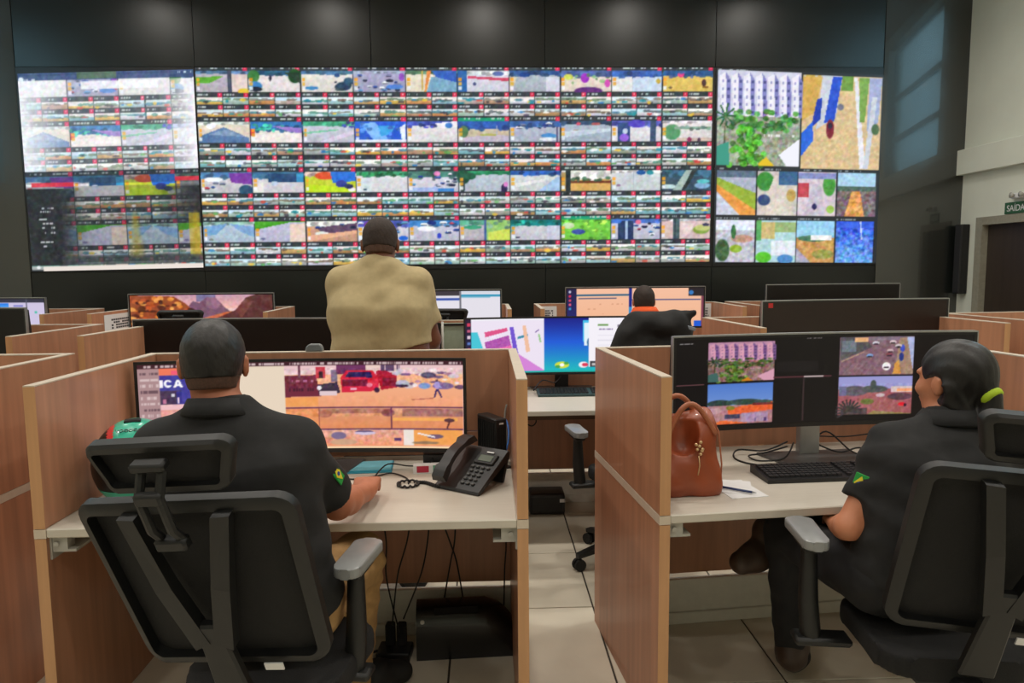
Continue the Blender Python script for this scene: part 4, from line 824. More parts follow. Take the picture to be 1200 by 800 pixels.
# ------------------------------------------------------------------ office chairs
def rrect(w0, w1, z0, z1, r, n=5):
    """closed rounded trapezoid outline (x,z): half widths w0 at z0, w1 at z1"""
    pts = []
    for cx, cz, a0 in ((w1-r, z1-r, 0), (-w1+r, z1-r, 90), (-w0+r, z0+r, 180), (w0-r, z0+r, 270)):
        for i in range(n+1):
            a = RAD(a0+90*i/n); pts.append((cx+r*math.cos(a), cz+r*math.sin(a)))
    return pts
def ring(mb, outline, yf, th, dp):
    """flat bar of width th and depth dp running round an outline"""
    n = len(outline); c = (sum(p[0] for p in outline)/n, sum(p[1] for p in outline)/n)
    secs = []
    for i in range(n):
        a, b = outline[i-1], outline[(i+1) % n]; tx, tz = b[0]-a[0], b[1]-a[1]; L = math.hypot(tx, tz) or 1
        nx, nz = tz/L, -tx/L
        x, z = outline[i]; xi, zi = x-nx*th, z-nz*th
        secs.append([(x, yf(x)-dp*.25, z), (x, yf(x)+dp*.5, z), (xi, yf(xi)+dp*.5, zi), (xi, yf(xi)-dp*.5, zi), ((x*2+xi)/3, yf(x)-dp*.5, (z*2+zi)/3)])
    m = len(secs[0]); rg = [[mb.bm.verts.new(Vector(p)) for p in q] for q in secs]
    for i in range(n):
        for k in range(m):
            mb.bm.faces.new([rg[i][k], rg[i][(k+1) % m], rg[(i+1) % n][(k+1) % m], rg[(i+1) % n][k]])
def sheet(mb, outline, yf, inset):
    n = len(outline); c = (0, sum(p[1] for p in outline)/n)
    rows = []
    for f in (1, .8, .6, .4, .2):
        rows.append([mb.bm.verts.new(Vector(((p[0]-c[0])*f*inset, yf((p[0]-c[0])*f*inset), c[1]+(p[1]-c[1])*f*inset))) for p in outline])
    for a, b in zip(rows[:-1], rows[1:]):
        for k in range(n): mb.bm.faces.new([a[k], a[(k+1) % n], b[(k+1) % n], b[k]])
    mb.bm.faces.new(rows[-1])

def chair(x, y, rz, label, recline=14, roll=0, seat_z=.47, arms=(1, 1), back_off=(0, 0, 0), head=True, pad_z=.66, tagpart=False, base_rz=0, arm_x=.285):
    t = thing('office_chair', label, 'chair', (x, y, 0), RAD(rz))
    s = MB(); s.prism([(p[0], p[1]+.02) for p in rrect(.20, .215, -.23, .15, .08)], seat_z-.06, seat_z+.005, None, .02, 3); s.build('seat', CHAIR_MESH, t, 'auto')
    s = MB(); s.box((0, -.02, seat_z-.085), (.20, .26, .05), None, .012); s.box((0, -.20, seat_z-.06), (.08, .16, .035), None, .01); s.build('tilt_mechanism', BLACK, t)
    B = Matrix.Translation(Vector((0, -.235, seat_z+.03)) + Vector(back_off)) @ Matrix.Rotation(RAD(roll), 4, 'Y') @ Matrix.Rotation(RAD(recline), 4, 'X')
    out = rrect(.232, .248, .04, .52, .05)
    yf = lambda q: .55*q*q
    m = MB(); ring(m, out, yf, .027, .03); bf = m.build('back_frame', CHAIR_PL, t, 'auto', B)
    m = MB(); sheet(m, out, lambda q: yf(q)+.012, .97); m.build('back_mesh', CHAIR_MESH, t, True, B)
    if tagpart: MB().box((.10, -.014, .055), (.045, .004, .02)).build('maker_tag', PAPER, bf, M=B)
    m = MB()
    m.prism([(-.045, -.05), (.045, -.05), (.03, .22), (-.03, .22)], -.048, -.02, Matrix.Rotation(RAD(90), 4, 'X') @ Matrix.Scale(-1, 4, (0, 0, 1)), .006)
    for q in (-1, 1):
        m.strip([[(q*.005, -.05, .17), (q*.045, -.05, .15), (q*.045, -.02, .15), (q*.005, -.02, .17)],
                 [(q*.045, -.045, .33), (q*.085, -.045, .32), (q*.085, -.015, .32), (q*.045, -.015, .33)],
                 [(q*.085, -.022, .50), (q*.125, -.018, .50), (q*.125, .006, .50), (q*.085, .002, .50)]])
    m.build('back_spine', CHAIR_PL, t, False, B)
    if head:
        oh = rrect(.140, .160, .548, .668, .03)
        yh = lambda q: .9*q*q+.005
        m = MB(); ring(m, oh, yh, .019, .03); hf = m.build('headrest_frame', CHAIR_PL, t, 'auto', B)
        m = MB(); sheet(m, oh, lambda q: yh(q)+.006, .97); m.build('headrest_mesh', CHAIR_MESH, t, True, B)
        m = MB()
        for q in (-1, 1): m.tube([(q*.022, -.03, .45), (q*.022, -.055, .50), (q*.022, -.055, .58), (q*.022, -.02, .62)], .010, 8)
        m.box((0, -.055, .58), (.06, .022, .03), None, .006); m.box((0, -.02, .635), (.075, .03, .02), None, .005); m.box((0, -.04, .455), (.07, .03, .03), None, .006)
        m.build('headrest_bracket', CHAIR_PL, t, 'auto', B)
    for q, on in zip((-1, 1), arms):
        if not on: continue
        m = MB(); m.box((q*(arm_x-.03), .0, seat_z-.06), (.16, .07, .025), None, .008); m.tube([(q*arm_x, .0, seat_z-.06), (q*(arm_x+.01), .0, seat_z+.05), (q*(arm_x+.01), .01, pad_z-.02)], [.030, .028, .022], 10); m.box((q*(arm_x+.01), .02, pad_z-.025), (.055, .12, .022), None, .006)
        a = m.build('arm_post', CHAIR_PL, t, 'auto')
        m = MB(); m.prism([(q*(arm_x+.01)+p[0], p[1]+.03) for p in rrect(.036, .042, -.11, .11, .028)], pad_z-.014, pad_z+.014, None, .007, 2); m.build('arm_pad', PAD, a, 'auto')
    m = MB(); m.cyl((0, 0, .12), (0, 0, seat_z-.1), .026); m.cyl((0, 0, .08), (0, 0, .22), .036); m.build('gas_column', BLACK, t, 'auto')
    m = MB(); m.lathe([(.05, .07), (.055, .09), (.05, .13), (.03, .14)], 16); hub = m.build('base_hub', CHAIR_PL, t, 'auto')
    for k in range(5):
        a = RAD(base_rz+72*k+18); c, sn = math.cos(a), math.sin(a); p = lambda r, o, z: (r*c-o*sn, r*sn+o*c, z)
        m = MB(); m.strip([[p(.04, -.03, .125), p(.04, .03, .125), p(.04, .028, .085), p(.04, -.028, .085)], [p(.20, -.026, .115), p(.20, .026, .115), p(.20, .022, .085), p(.20, -.022, .085)], [p(.325, -.018, .085), p(.325, .018, .085), p(.325, .016, .064), p(.325, -.016, .064)]])
        lg = m.build('base_leg', CHAIR_PL, t)
        m = MB(); 
        for o in (-.014, .014): m.cyl(p(.315, o-.008, .030), p(.315, o+.008, .030), .030, 14)
        m.cyl(p(.315, 0, .05), p(.315, 0, .07), .010, 8); m.build('caster', BLACK_MATT, lg, 'auto')
    return t

# ------------------------------------------------------------------ soft bodies: distance fields meshed by surface nets
class SDF:
    def __init__(s, lo, hi, h):
        s.h = h; s.lo = np.array(lo, float); n = np.ceil((np.array(hi)-s.lo)/h).astype(int)+1
        s.n = n; s.D = np.full(tuple(n), 0.5, np.float32); s.ops = []
    def sub(s, lo, hi):
        a = np.clip(np.floor((np.array(lo)-s.lo)/s.h).astype(int), 0, s.n); b = np.clip(np.ceil((np.array(hi)-s.lo)/s.h).astype(int)+1, 0, s.n)
        sl = tuple(slice(i, j) for i, j in zip(a, b))
        g = [s.lo[i]+s.h*np.arange(a[i], b[i], dtype=np.float32) for i in range(3)]
        return sl, g[0][:, None, None], g[1][None, :, None], g[2][None, None, :]
    def put(s, fn, lo, hi, k):
        m = k+3*s.h
        sl, X, Y, Z = s.sub(np.array(lo)-m, np.array(hi)+m)
        if 0 in s.D[sl].shape: return
        d = fn(X, Y, Z).astype(np.float32); o = s.D[sl]
        hh = np.maximum(k-np.abs(d-o), 0)/k if k > 0 else 0
        s.D[sl] = np.minimum(d, o) - hh*hh*k*0.25
    def cone(s, a, ra, b, rb, k=.02):
        a = np.array(a, float); b = np.array(b, float); v = b-a; L2 = float(v@v) or 1e-9
        def fn(X, Y, Z):
            t = np.clip(((X-a[0])*v[0]+(Y-a[1])*v[1]+(Z-a[2])*v[2])/L2, 0, 1)
            return np.sqrt((X-a[0]-t*v[0])**2+(Y-a[1]-t*v[1])**2+(Z-a[2]-t*v[2])**2)-(ra+(rb-ra)*t)
        r = max(ra, rb); s.put(fn, np.minimum(a, b)-r, np.maximum(a, b)+r, k)
    def ell(s, c, r, R=None, k=.02):
        c = np.array(c, float); r = np.array(r, float); R = np.eye(3) if R is None else np.asarray(R)   # columns = local axes
        def fn(X, Y, Z):
            dx, dy, dz = X-c[0], Y-c[1], Z-c[2]
            q = [(dx*R[0, i]+dy*R[1, i]+dz*R[2, i]) for i in range(3)]
            k0 = np.sqrt(sum((q[i]/r[i])**2 for i in range(3))); k1 = np.sqrt(sum((q[i]/r[i]**2)**2 for i in range(3)))+1e-9
            return k0*(k0-1)/k1
        m = r.max(); s.put(fn, c-m, c+m, k)
    def like(s):
        o = SDF(s.lo, s.lo+s.h, s.h); o.n = s.n.copy(); o.D = np.full(s.D.shape, 0.5, np.float32); return o
    def cut(s, p, nrm):
        """remove everything on the side nrm points to"""
        p = np.array(p, float); nrm = np.array(nrm, float); nrm /= np.linalg.norm(nrm)
        sl, X, Y, Z = s.sub(s.lo, s.lo+s.h*s.n)
        s.D = np.maximum(s.D, ((X-p[0])*nrm[0]+(Y-p[1])*nrm[1]+(Z-p[2])*nrm[2]).astype(np.float32))
    def merge(s, o, k=0.0):
        if k > 0:
            hh = np.maximum(k-np.abs(s.D-o.D), 0)/k; s.D = np.minimum(s.D, o.D)-hh*hh*k*.25
        else: s.D = np.minimum(s.D, o.D)
    def folds(s, amp, wl, seed=0, dirv=(0, 0, 1)):
        r = np.random.RandomState(seed); sl, X, Y, Z = s.sub(s.lo, s.lo+s.h*s.n)
        n = 0
        for i in range(5):
            v = r.normal(size=3); v /= np.linalg.norm(v); v = v + np.array(dirv)*1.2*(1 if r.rand() > .5 else -1); v /= np.linalg.norm(v)
            n = n + np.sin((X*v[0]+Y*v[1]+Z*v[2])*6.283/(wl*r.uniform(.6, 1.5))+r.uniform(0, 6)+1.5*np.sin(X*9+i)+1.2*np.cos(Y*8+Z*5+i))
        s.D = s.D + (amp*n/2.2).astype(np.float32)*(np.abs(s.D) < .03)
    def mesh(s, name, material, parent, offset=(0, 0, 0), smooth_iter=1):
        D = s.D; I = D < 0
        nx, ny, nz = D.shape
        c = I[:-1, :-1, :-1].astype(np.int8)
        tot = np.zeros((nx-1, ny-1, nz-1), np.int8)
        for dx in (0, 1):
            for dy in (0, 1):
                for dz in (0, 1): tot += I[dx:nx-1+dx, dy:ny-1+dy, dz:nz-1+dz]
        act = (tot > 0) & (tot < 8)
        ci = np.argwhere(act)
        acc = np.zeros((len(ci), 3)); cnt = np.zeros(len(ci))
        cor = [(a, b, d) for a in (0, 1) for b in (0, 1) for d in (0, 1)]
        val = {q: D[ci[:, 0]+q[0], ci[:, 1]+q[1], ci[:, 2]+q[2]].astype(float) for q in cor}
        for q in cor:
            for ax in range(3):
                if q[ax] == 1: continue
                p = list(q); p[ax] = 1; p = tuple(p)
                a, b = val[q], val[p]; m = (a < 0) != (b < 0)
                t = np.where(m, a/np.where(m, a-b, 1), 0)
                e = np.array(q, float)[None].repeat(len(ci), 0); e[:, ax] = t
                acc[m] += e[m]; cnt[m] += 1
        V = s.lo + s.h*(ci + acc/np.maximum(cnt, 1)[:, None])
        idx = np.full(act.shape, -1, np.int64); idx[act] = np.arange(len(ci))
        F = []
        for ax in range(3):
            b1, b2 = [(1, 2), (2, 0), (0, 1)][ax]
            sa = [slice(None)]*3; sb = [slice(None)]*3; sa[ax] = slice(0, -1); sb[ax] = slice(1, None)
            m = I[tuple(sa)] != I[tuple(sb)]
            e = np.argwhere(m)
            ok = (e[:, b1] > 0) & (e[:, b2] > 0) & (e[:, b1] < D.shape[b1]-1) & (e[:, b2] < D.shape[b2]-1)
            e = e[ok]; ins = I[e[:, 0], e[:, 1], e[:, 2]]
            def cell(o1, o2):
                q = e.copy(); q[:, b1] -= o1; q[:, b2] -= o2; return idx[q[:, 0], q[:, 1], q[:, 2]]
            quad = np.stack([cell(1, 1), cell(0, 1), cell(0, 0), cell(1, 0)], -1)
            quad[~ins] = quad[~ins][:, ::-1]
            F.append(quad[(quad >= 0).all(1)])
        F = np.concatenate(F)
        for _ in range(smooth_iter):                                  # light Laplacian smoothing
            a2 = np.zeros_like(V); c2 = np.zeros(len(V))
            for i in range(4):
                j = (i+1) % 4
                np.add.at(a2, F[:, i], V[F[:, j]]); np.add.at(c2, F[:, i], 1); np.add.at(a2, F[:, j], V[F[:, i]]); np.add.at(c2, F[:, j], 1)
            V = V*.5 + .5*a2/np.maximum(c2, 1)[:, None]
        me = bpy.data.meshes.new(name)
        V = V - np.array(offset)
        me.vertices.add(len(V)); me.vertices.foreach_set('co', V.astype(np.float32).ravel())
        me.loops.add(F.size); me.loops.foreach_set('vertex_index', F.ravel().astype(np.int32))
        me.polygons.add(len(F)); me.polygons.foreach_set('loop_start', np.arange(0, F.size, 4, dtype=np.int32))
        me.update(calc_edges=True); me.polygons.foreach_set('use_smooth', [True]*len(F))
        me.materials.append(material)
        o = bpy.data.objects.new(name, me); COL.objects.link(o)
        if parent: o.parent = parent
        return o

def U3(v): v = np.array(v, float); return v/np.linalg.norm(v)
def head_axes(yaw, pitch=0, roll=0):
    """yaw>0 turns to the left (ccw), pitch>0 looks down; columns right, forward, up"""
    R = Matrix.Rotation(RAD(yaw), 3, 'Z') @ Matrix.Rotation(RAD(-pitch), 3, 'X') @ Matrix.Rotation(RAD(roll), 3, 'Y')
    return np.array(R)

def add_hand(F, wr, fwd, up, side, scale=1.0, curl=1.0, spread=.0):
    """palm and five fingers; fwd along the hand, up = back of the hand, side=+1 right hand (thumb on the left)"""
    f, u = U3(fwd), np.array(up, float); u = U3(u-f*(u@f)); r = np.cross(f, u); S = scale
    P = lambda a, b, c: np.array(wr)+S*(a*r+b*f+c*u)
    F.cone(wr, .027*S, P(0, .05, 0), .026*S, .015)
    for q, x in enumerate((-.030, -.010, .010, .029)):
        F.cone(P(x*.6, .02, 0), .017*S, P(x, .088, .004), .0125*S, .012)
    lens = (.072, .082, .076, .058)
    order = (-.030, -.010, .010, .029) if side > 0 else (.030, .010, -.010, -.029)
    for x, L in zip(order, lens):
        b = P(x, .092, .004); a = RAD(-20*curl); d = None; pt = b; rr = .0098*S
        for j, (fr, bend) in enumerate(((.45, 22), (.32, 48), (.23, 40))):
            a = a - RAD(bend*curl)*.9 if j else RAD(-14*curl)
            nx = pt + S*L*fr*(math.cos(a)*f+math.sin(a)*u+spread*x*r*4)
            F.cone(pt, rr, nx, rr*.9, .003); pt = nx; rr *= .9
    tx = -1 if side > 0 else 1
    F.cone(P(tx*.022, .02, -.004), .016*S, P(tx*.048, .055, -.012), .0125*S, .010)
    F.cone(P(tx*.048, .055, -.012), .0122*S, P(tx*.046, .090, -.022), .0105*S, .004)

def add_head(F, hc, A, sc=1.0, ears=True, long_face=1.0):
    P = lambda x, y, z: np.array(hc)+sc*(x*A[:, 0]+y*A[:, 1]+z*A[:, 2])
    F.ell(P(0, -.010, .030), np.array((.075, .094, .086))*sc, A, .02)
    F.ell(P(0, .022, -.030), np.array((.061, .074, .088))*sc, A, .03)
    F.ell(P(0, .038, -.082), np.array((.044, .046, .036))*sc, A, .03)
    F.cone(P(0, .092, .012), .009*sc, P(0, .110, -.022), .0125*sc, .012)
    for q in (-1, 1):
        F.ell(P(q*.012, .102, -.026), np.array((.009, .010, .008))*sc, A, .006)
        F.cone(P(q*.016, .090, .032), .008*sc, P(q*.046, .078, .030), .008*sc, .012)
        F.ell(P(q*.040, .070, -.022), np.array((.022, .022, .020))*sc, A, .02)
        if ears:
            F.ell(P(q*.079, -.004, -.008), np.array((.009, .021, .033))*sc, A, .006)
            F.cone(P(q*.085, -.016, .012), .006*sc, P(q*.083, -.012, -.026), .006*sc, .005)
    F.ell(P(0, .093, -.052), np.array((.024, .012, .006))*sc, A, .006); F.ell(P(0, .092, -.063), np.array((.020, .012, .007))*sc, A, .006)

def eyes(parent, hc, A, base, sc=1.0):
    for q in (-1, 1):
        p = np.array(hc)+sc*(q*.031*A[:, 0]+.069*A[:, 1]+.010*A[:, 2])-np.array(base)
        MB().lathe([(.001, -.011)]+[(.011*math.cos(RAD(a)), .011*math.sin(RAD(a))) for a in range(-75, 76, 15)]+[(.001, .011)], 12, Matrix.Translation(Vector(p))).build('eye', mat('eye_white', rgb(220, 214, 205), .3), parent, True)

def lerp(a, b, t): return np.array(a, float)*(1-t)+np.array(b, float)*t

def person(J, label, h, skin, shirt, trouser, shoe, hairm, build=1.0, sleeve=.72, female=False, hem_drop=.03, collar=None, foldseed=1, hair_fn=None, group=None, fist=(1.2, 1.2), fold=.0035, girth=1.0, hem_tilt=0.0, cs=1.0, tr_top=.07):
    """J: world joints. Returns the person's root."""
    base = (J['pel'][0], J['pel'][1], 0)
    t = thing('person', label, 'person', base)
    allp = np.array([v for k, v in J.items() if k not in ('headA', 'fwdL', 'fwdR', 'upL', 'upR')]); lo = allp.min(0)-.22; hi = allp.max(0)+.22; lo[2] = max(lo[2], -.02)
    g = lambda k: np.array(J[k], float)
    lat = U3(g('shR')-g('shL')); latp = U3(g('hipR')-g('hipL'))
    up = U3(g('neck')-g('pel'))
    b = build
    A = J['headA']; hc = g('head')
    def torso(F, e, k=.05, low=True):
        F.cone(g('chest'), .11*b+e, g('neck')-up*.022, .066*b+e, k)
        for q in (-1, 1):
            F.cone(g('pel')+q*latp*.075*b, .105*b+e*1.9, g('waist')+q*lat*.065*b*girth, .10*b+e*1.3, k)
            F.cone(g('waist')+q*lat*.065*b*girth, .10*b+e*1.3, g('chest')+q*lat*.085*b, .112*b+e, k)
            F.cone(g('chest')+q*lat*.085*b, .112*b+e, lerp(g('neck'), g('shR' if q > 0 else 'shL'), .55)-up*.06, .062*b+e, k)
            sh = g('shR' if q > 0 else 'shL')
            F.cone(lerp(g('neck'), sh, .2)-up*.015, .05*b+e, sh, .052*b+e, .045)
            F.cone(g('chest')+q*lat*.11*b, .085*b+e, sh-up*.02, .055*b+e, .04)
    # skin: one continuous body
    F = SDF(lo, hi, h)
    torso(F, 0)
    F.cone(g('neck')-up*.02, .056*b, hc-A[:, 2]*.065-A[:, 1]*.018, .053*b, .03)
    for sd in 'LR':
        F.cone(g('sh'+sd), .052*b, g('el'+sd), .040*b, .03)
        F.cone(g('el'+sd), .040*b, lerp(g('el'+sd), g('wr'+sd), .35), .041*b, .02); F.cone(lerp(g('el'+sd), g('wr'+sd), .35), .041*b, g('wr'+sd), .027*b, .02)
        F.cone(g('hip'+sd), .090*b, g('kn'+sd), .058*b, .04); F.cone(g('kn'+sd), .056*b, lerp(g('kn'+sd), g('an'+sd), .35), .055*b, .03); F.cone(lerp(g('kn'+sd), g('an'+sd), .35), .055*b, g('an'+sd), .036*b, .03)
        F.cone(g('an'+sd)-np.array((0, 0, .015)), .032*b, g('to'+sd)-np.array((0, 0, .012)), .022*b, .02)
        add_hand(F, g('wr'+sd), J.get('fwd'+sd, g('wr'+sd)-g('el'+sd)), J.get('up'+sd, (0, 0, 1)), 1 if sd == 'R' else -1, 1.08*b if not female else .9, fist[0 if sd == 'L' else 1])
    add_head(F, hc, A, 1.0 if not female else .96)
    F.mesh('body', skin, t, base)
    eyes(t, hc, A, base)
    # shirt
    G = SDF(lo, hi, h); torso(G, .012)
    hem = g('pel')+up*(-hem_drop)
    G.cut(hem, -up+lat*hem_tilt)
    nk = g('neck')+up*.028; G.cut(nk, U3(hc-g('neck')))
    for sd in 'LR':
        Sl = SDF(lo, hi, h); a, e = g('sh'+sd), g('el'+sd)
        Sl.cone(a, .064*b, e, .060*b+.006, .0); Sl.cut(lerp(a, e, sleeve), e-a)
        G.merge(Sl, .03)
    G.folds(fold, .11, foldseed)
    G.mesh('shirt', shirt, t, base)
    # trousers
    T = SDF(lo, hi, h)
    for q in (-1, 1): T.cone(g('pel')+q*latp*.075*b, .112*b, g('waist')+q*lat*.065*b, .105*b, .04)
    T.cut(g('pel')+up*tr_top, up)
    for sd in 'LR':
        T.cone(g('hip'+sd), .106*b, g('kn'+sd), .080*b, .05); T.cone(g('kn'+sd), .080*b, lerp(g('kn'+sd), g('an'+sd), 1.06), .066*b, .03)
    for sd in 'LR':
        pass
    T.folds(.004, .09, foldseed+7)
    T.mesh('trousers', trouser, t, base)
    for sd in 'LR':
        a, o = g('an'+sd), g('to'+sd); d = U3(o-a)
        Z = SDF(np.minimum(a, o)-.14, np.maximum(a, o)+.14, min(h, .007))
        heel = a-d*.045+np.array((0, 0, -.03)) if J.get('flat', True) else a
        Z.cone(a+np.array((0, 0, .05)), .062, a, .060, .02); Z.cone(heel, .044, lerp(a, o, .5)+np.array((0, 0, -.012)), .050, .03); Z.cone(lerp(a, o, .5)+np.array((0, 0, -.012)), .050, o+np.array((0, 0, -.005)), .042, .03)
        Z.mesh('shoe', shoe, t, base)
    # hair
    if hair_fn: hair_fn(t, hc, A, base, hairm, h)
    if collar:
        n = g('neck'); d = U3(hc-A[:, 1]*.018-n); ux = lat; uy = U3(np.cross(d, ux)); m = MB(); N = 28
        secs = []
        for i in range(N+1):
            a = 2*math.pi*i/N; c = ux*math.cos(a)+uy*math.sin(a)
            q = n-np.array(base)+d*.0
            secs.append([q+c*.068*cs+d*.030*cs, q+c*.075*cs+d*.033*cs, q+c*.100*cs-d*.010, q+c*.093*cs-d*.016])
        m.strip(secs, True); m.build('collar', collar, t, True)
    return t

def short_hair(low_back=-.075, thick=.006, front=.075, side=-.02, fade=None):
    def cap(m, name, t, hc, A, base, h, th, low, sd, seed):
        hh = min(h, .005); P = lambda x, y, z: np.array(hc)+x*A[:, 0]+y*A[:, 1]+z*A[:, 2]
        F = SDF(np.array(hc)-.16, np.array(hc)+.16, hh)
        F.ell(P(0, -.010, .030), (.075+th, .094+th, .086+th), A, .01)
        F.ell(P(0, -.035, -.030), (.062+th, .060+th, .080), A, .03)
        sl, X, Y, Z = F.sub(F.lo, F.lo+F.h*F.n)
        r = np.random.RandomState(seed)
        n = sum(np.sin(X*a+Y*b+Z*c+d) for a, b, c, d in r.uniform(-420, 420, (5, 4)))/5
        F.D = F.D + (.0022*n).astype(np.float32)
        F.cut(P(0, .0, low), -A[:, 2])
        F.cut(P(0, .062, .03), A[:, 1]*.9-A[:, 2]*.45)               # forehead and temples
        F.cut(P(0, .018, sd), A[:, 1]*.7-A[:, 2]*.7)
        F.mesh(name, m, t, base)
    def fn(t, hc, A, base, m, h):
        cap(m, 'hair', t, hc, A, base, h, thick, low_back, side, 3)
        if fade: cap(fade, 'hair_fade', t, hc, A, base, h, .0025, low_back-.030, side-.022, 8)
    return fn

# ------------------------------------------------------------------ chairs in place
chair(-.555, 1.895, -9, 'black mesh office chair the man in the black polo sits on', 21, -4, .50, back_off=(0, 0, .02), pad_z=.745, tagpart=True, base_rz=10, arm_x=.19)
chair(1.265, 1.95, -8, 'black mesh office chair the woman sits on, before the handbag desk', 18, 5, .49, back_off=(0, 0, .02), pad_z=.735, tagpart=True, base_rz=-20, arm_x=.33)
chair(.745, 3.60, 8, 'empty black office chair in the aisle beyond, black jacket hung on it', 12, 0, .48, pad_z=.69, base_rz=30)
chair(-2.22, 5.62, 4, 'black office chair before the mountain wallpaper monitor, only its headrest showing', 12, 0, .50, back_off=(0, 0, .04))
chair(-.22, 5.62, -12, 'black office chair beyond the standing man\'s right elbow, only its headrest showing', 12, 0, .50, back_off=(0, 0, .03))
chair(1.20, 5.42, 0, 'black office chair of the man with the orange collar', 12, 0, .48, head=False)

# ------------------------------------------------------------------ people
V = lambda *a: np.array(a, float)
FADE = mat('faded_hair', rgb(84, 58, 46), .7, var=.25, scale=200)
JA = dict(pel=V(-.60, 1.88, .64), waist=V(-.625, 1.87, .82), chest=V(-.665, 1.88, .985), neck=V(-.703, 1.905, 1.150), head=V(-.728, 1.945, 1.268),
          shL=V(-.850, 1.90, 1.060), shR=V(-.515, 1.905, 1.058), elL=V(-.94, 2.06, .835), elR=V(-.438, 2.055, .840), wrL=V(-.83, 2.30, .785), wrR=V(-.398, 2.285, .802),
          fwdL=V(.5, .8, -.02), fwdR=V(-.06, 1, .06), hipL=V(-.69, 1.90, .62), hipR=V(-.51, 1.90, .62), knL=V(-.80, 2.28, .60), knR=V(-.425, 2.27, .585), anL=V(-.82, 2.42, .10), anR=V(-.49, 2.44, .10),
          toL=V(-.86, 2.56, .045), toR=V(-.33, 2.55, .045), headA=head_axes(12, 8))
person(JA, 'man in black polo and khaki trousers seen from behind, seated at the truck picture monitor', .006, SKIN_A, SHIRT_BLACK, KHAKI, BLACK_MATT, HAIR, 1.03, .84, collar=SHIRT_BLACK, foldseed=2, hair_fn=short_hair(-.036, .006, fade=FADE), fist=(.8, 1.6), hem_drop=.06)
JS = dict(pel=V(-.475, 3.33, .99), waist=V(-.48, 3.325, 1.13), chest=V(-.485, 3.335, 1.32), neck=V(-.488, 3.36, 1.530), head=V(-.486, 3.40, 1.628),
          shL=V(-.652, 3.36, 1.452), shR=V(-.322, 3.36, 1.445), elL=V(-.690, 3.46, 1.195), elR=V(-.262, 3.42, 1.18), wrL=V(-.60, 3.68, 1.09), wrR=V(-.30, 3.62, 1.07),
          hipL=V(-.57, 3.34, .93), hipR=V(-.38, 3.34, .93), knL=V(-.58, 3.36, .50), knR=V(-.37, 3.36, .50), anL=V(-.59, 3.32, .09), anR=V(-.36, 3.32, .09),
          toL=V(-.61, 3.48, .045), toR=V(-.34, 3.48, .045), headA=head_axes(2, 14))
person(JS, 'standing man in beige t-shirt with cropped hair seen from behind before the video wall', .007, SKIN_S, SHIRT_BEIGE, DARKCLOTH, BLACK_MATT, HAIR_CROP, 1.09, .68, foldseed=5, hair_fn=short_hair(-.030, .006, fade=FADE), hem_drop=-.135, fold=.0026, girth=1.35, hem_tilt=.22, tr_top=.22)
JB = dict(pel=V(1.21, 1.97, .63), waist=V(1.235, 1.965, .79), chest=V(1.28, 1.99, .925), neck=V(1.345, 2.035, 1.065), head=V(1.37, 2.065, 1.172),
          shL=V(1.175, 2.03, .990), shR=V(1.51, 2.02, .985), elL=V(1.035, 1.99, .765), elR=V(1.60, 2.12, .76), wrL=V(1.10, 2.17, .70), wrR=V(1.42, 2.30, .785),
          fwdL=V(.3, 1, -.1), fwdR=V(-.3, 1, -.05), hipL=V(1.12, 1.98, .61), hipR=V(1.29, 1.99, .61), knL=V(1.03, 2.40, .59), knR=V(1.20, 2.42, .62), anL=V(1.10, 2.48, .12), anR=V(1.02, 2.52, .50),
          toL=V(1.17, 2.62, .05), toR=V(.90, 2.47, .465), headA=head_axes(24, 4))
def woman_hair(t, hc, A, base, m, h):
    P = lambda x, y, z: np.array(hc)+x*A[:, 0]+y*A[:, 1]+z*A[:, 2]
    F = SDF(np.array(hc)-.26, np.array(hc)+.22, .006)
    F.ell(P(0, -.018, .034), (.083, .103, .092), A, .01)
    F.cone(P(-.045, -.02, -.02), .048, P(-.03, -.055, -.10), .036, .03); F.cone(P(.045, -.02, -.02), .048, P(.03, -.055, -.10), .036, .03)
    F.cut(P(0, .072, .06), A[:, 1]*.9-A[:, 2]*.4)
    E_ = F.like()                      # ear and cheek stay free
    for q in (-1, 1): E_.ell(P(q*.095, .040, -.030), (.040, .066, .060), A); E_.ell(P(q*.09, .0, -.012), (.026, .024, .036), A)
    E_.ell(P(0, .10, -.04), (.075, .075, .085), A)
    F.D = np.maximum(F.D, -E_.D)
    sl, X, Y, Z = F.sub(F.lo, F.lo+F.h*F.n)
    u_ = (X-hc[0])*A[0, 0]+(Y-hc[1])*A[1, 0]; v_ = (X-hc[0])*A[0, 1]+(Y-hc[1])*A[1, 1]; F.D = F.D + (.0014*np.sin(np.arctan2(u_, (Z-hc[2])*.6+.10+0*u_)*34+v_*40)).astype(np.float32)
    F.cone(P(.0, -.075, -.005), .050, P(.0, -.106, -.030), .026, .03)
    F.cone(P(.0, -.112, -.040), .026, P(.0, -.104, -.11), .036, .012); F.cone(P(.0, -.104, -.11), .036, P(-.01, -.088, -.20), .018, .02)
    F.mesh('hair', m, t, base)
    b = Vector(P(.0, -.110, -.036)-np.array(base)); ax = Vector(A[:, 1]*-.75-A[:, 2]*.65).normalized(); Q = ax.to_track_quat('Z', 'Y').to_matrix().to_4x4()
    mb = MB(); N = 20
    mb.strip([[Vector(b)+Q.to_3x3() @ Vector(((.026+.007*math.cos(q))*math.cos(a), (.026+.007*math.cos(q))*math.sin(a), .012*math.sin(q))) for q in [2*math.pi*k/8 for k in range(8)]] for a in [2*math.pi*i/N for i in range(N+1)]])
    mb.build('hair_tie', mat('lime_elastic', rgb(176, 206, 36), .6), t, True)
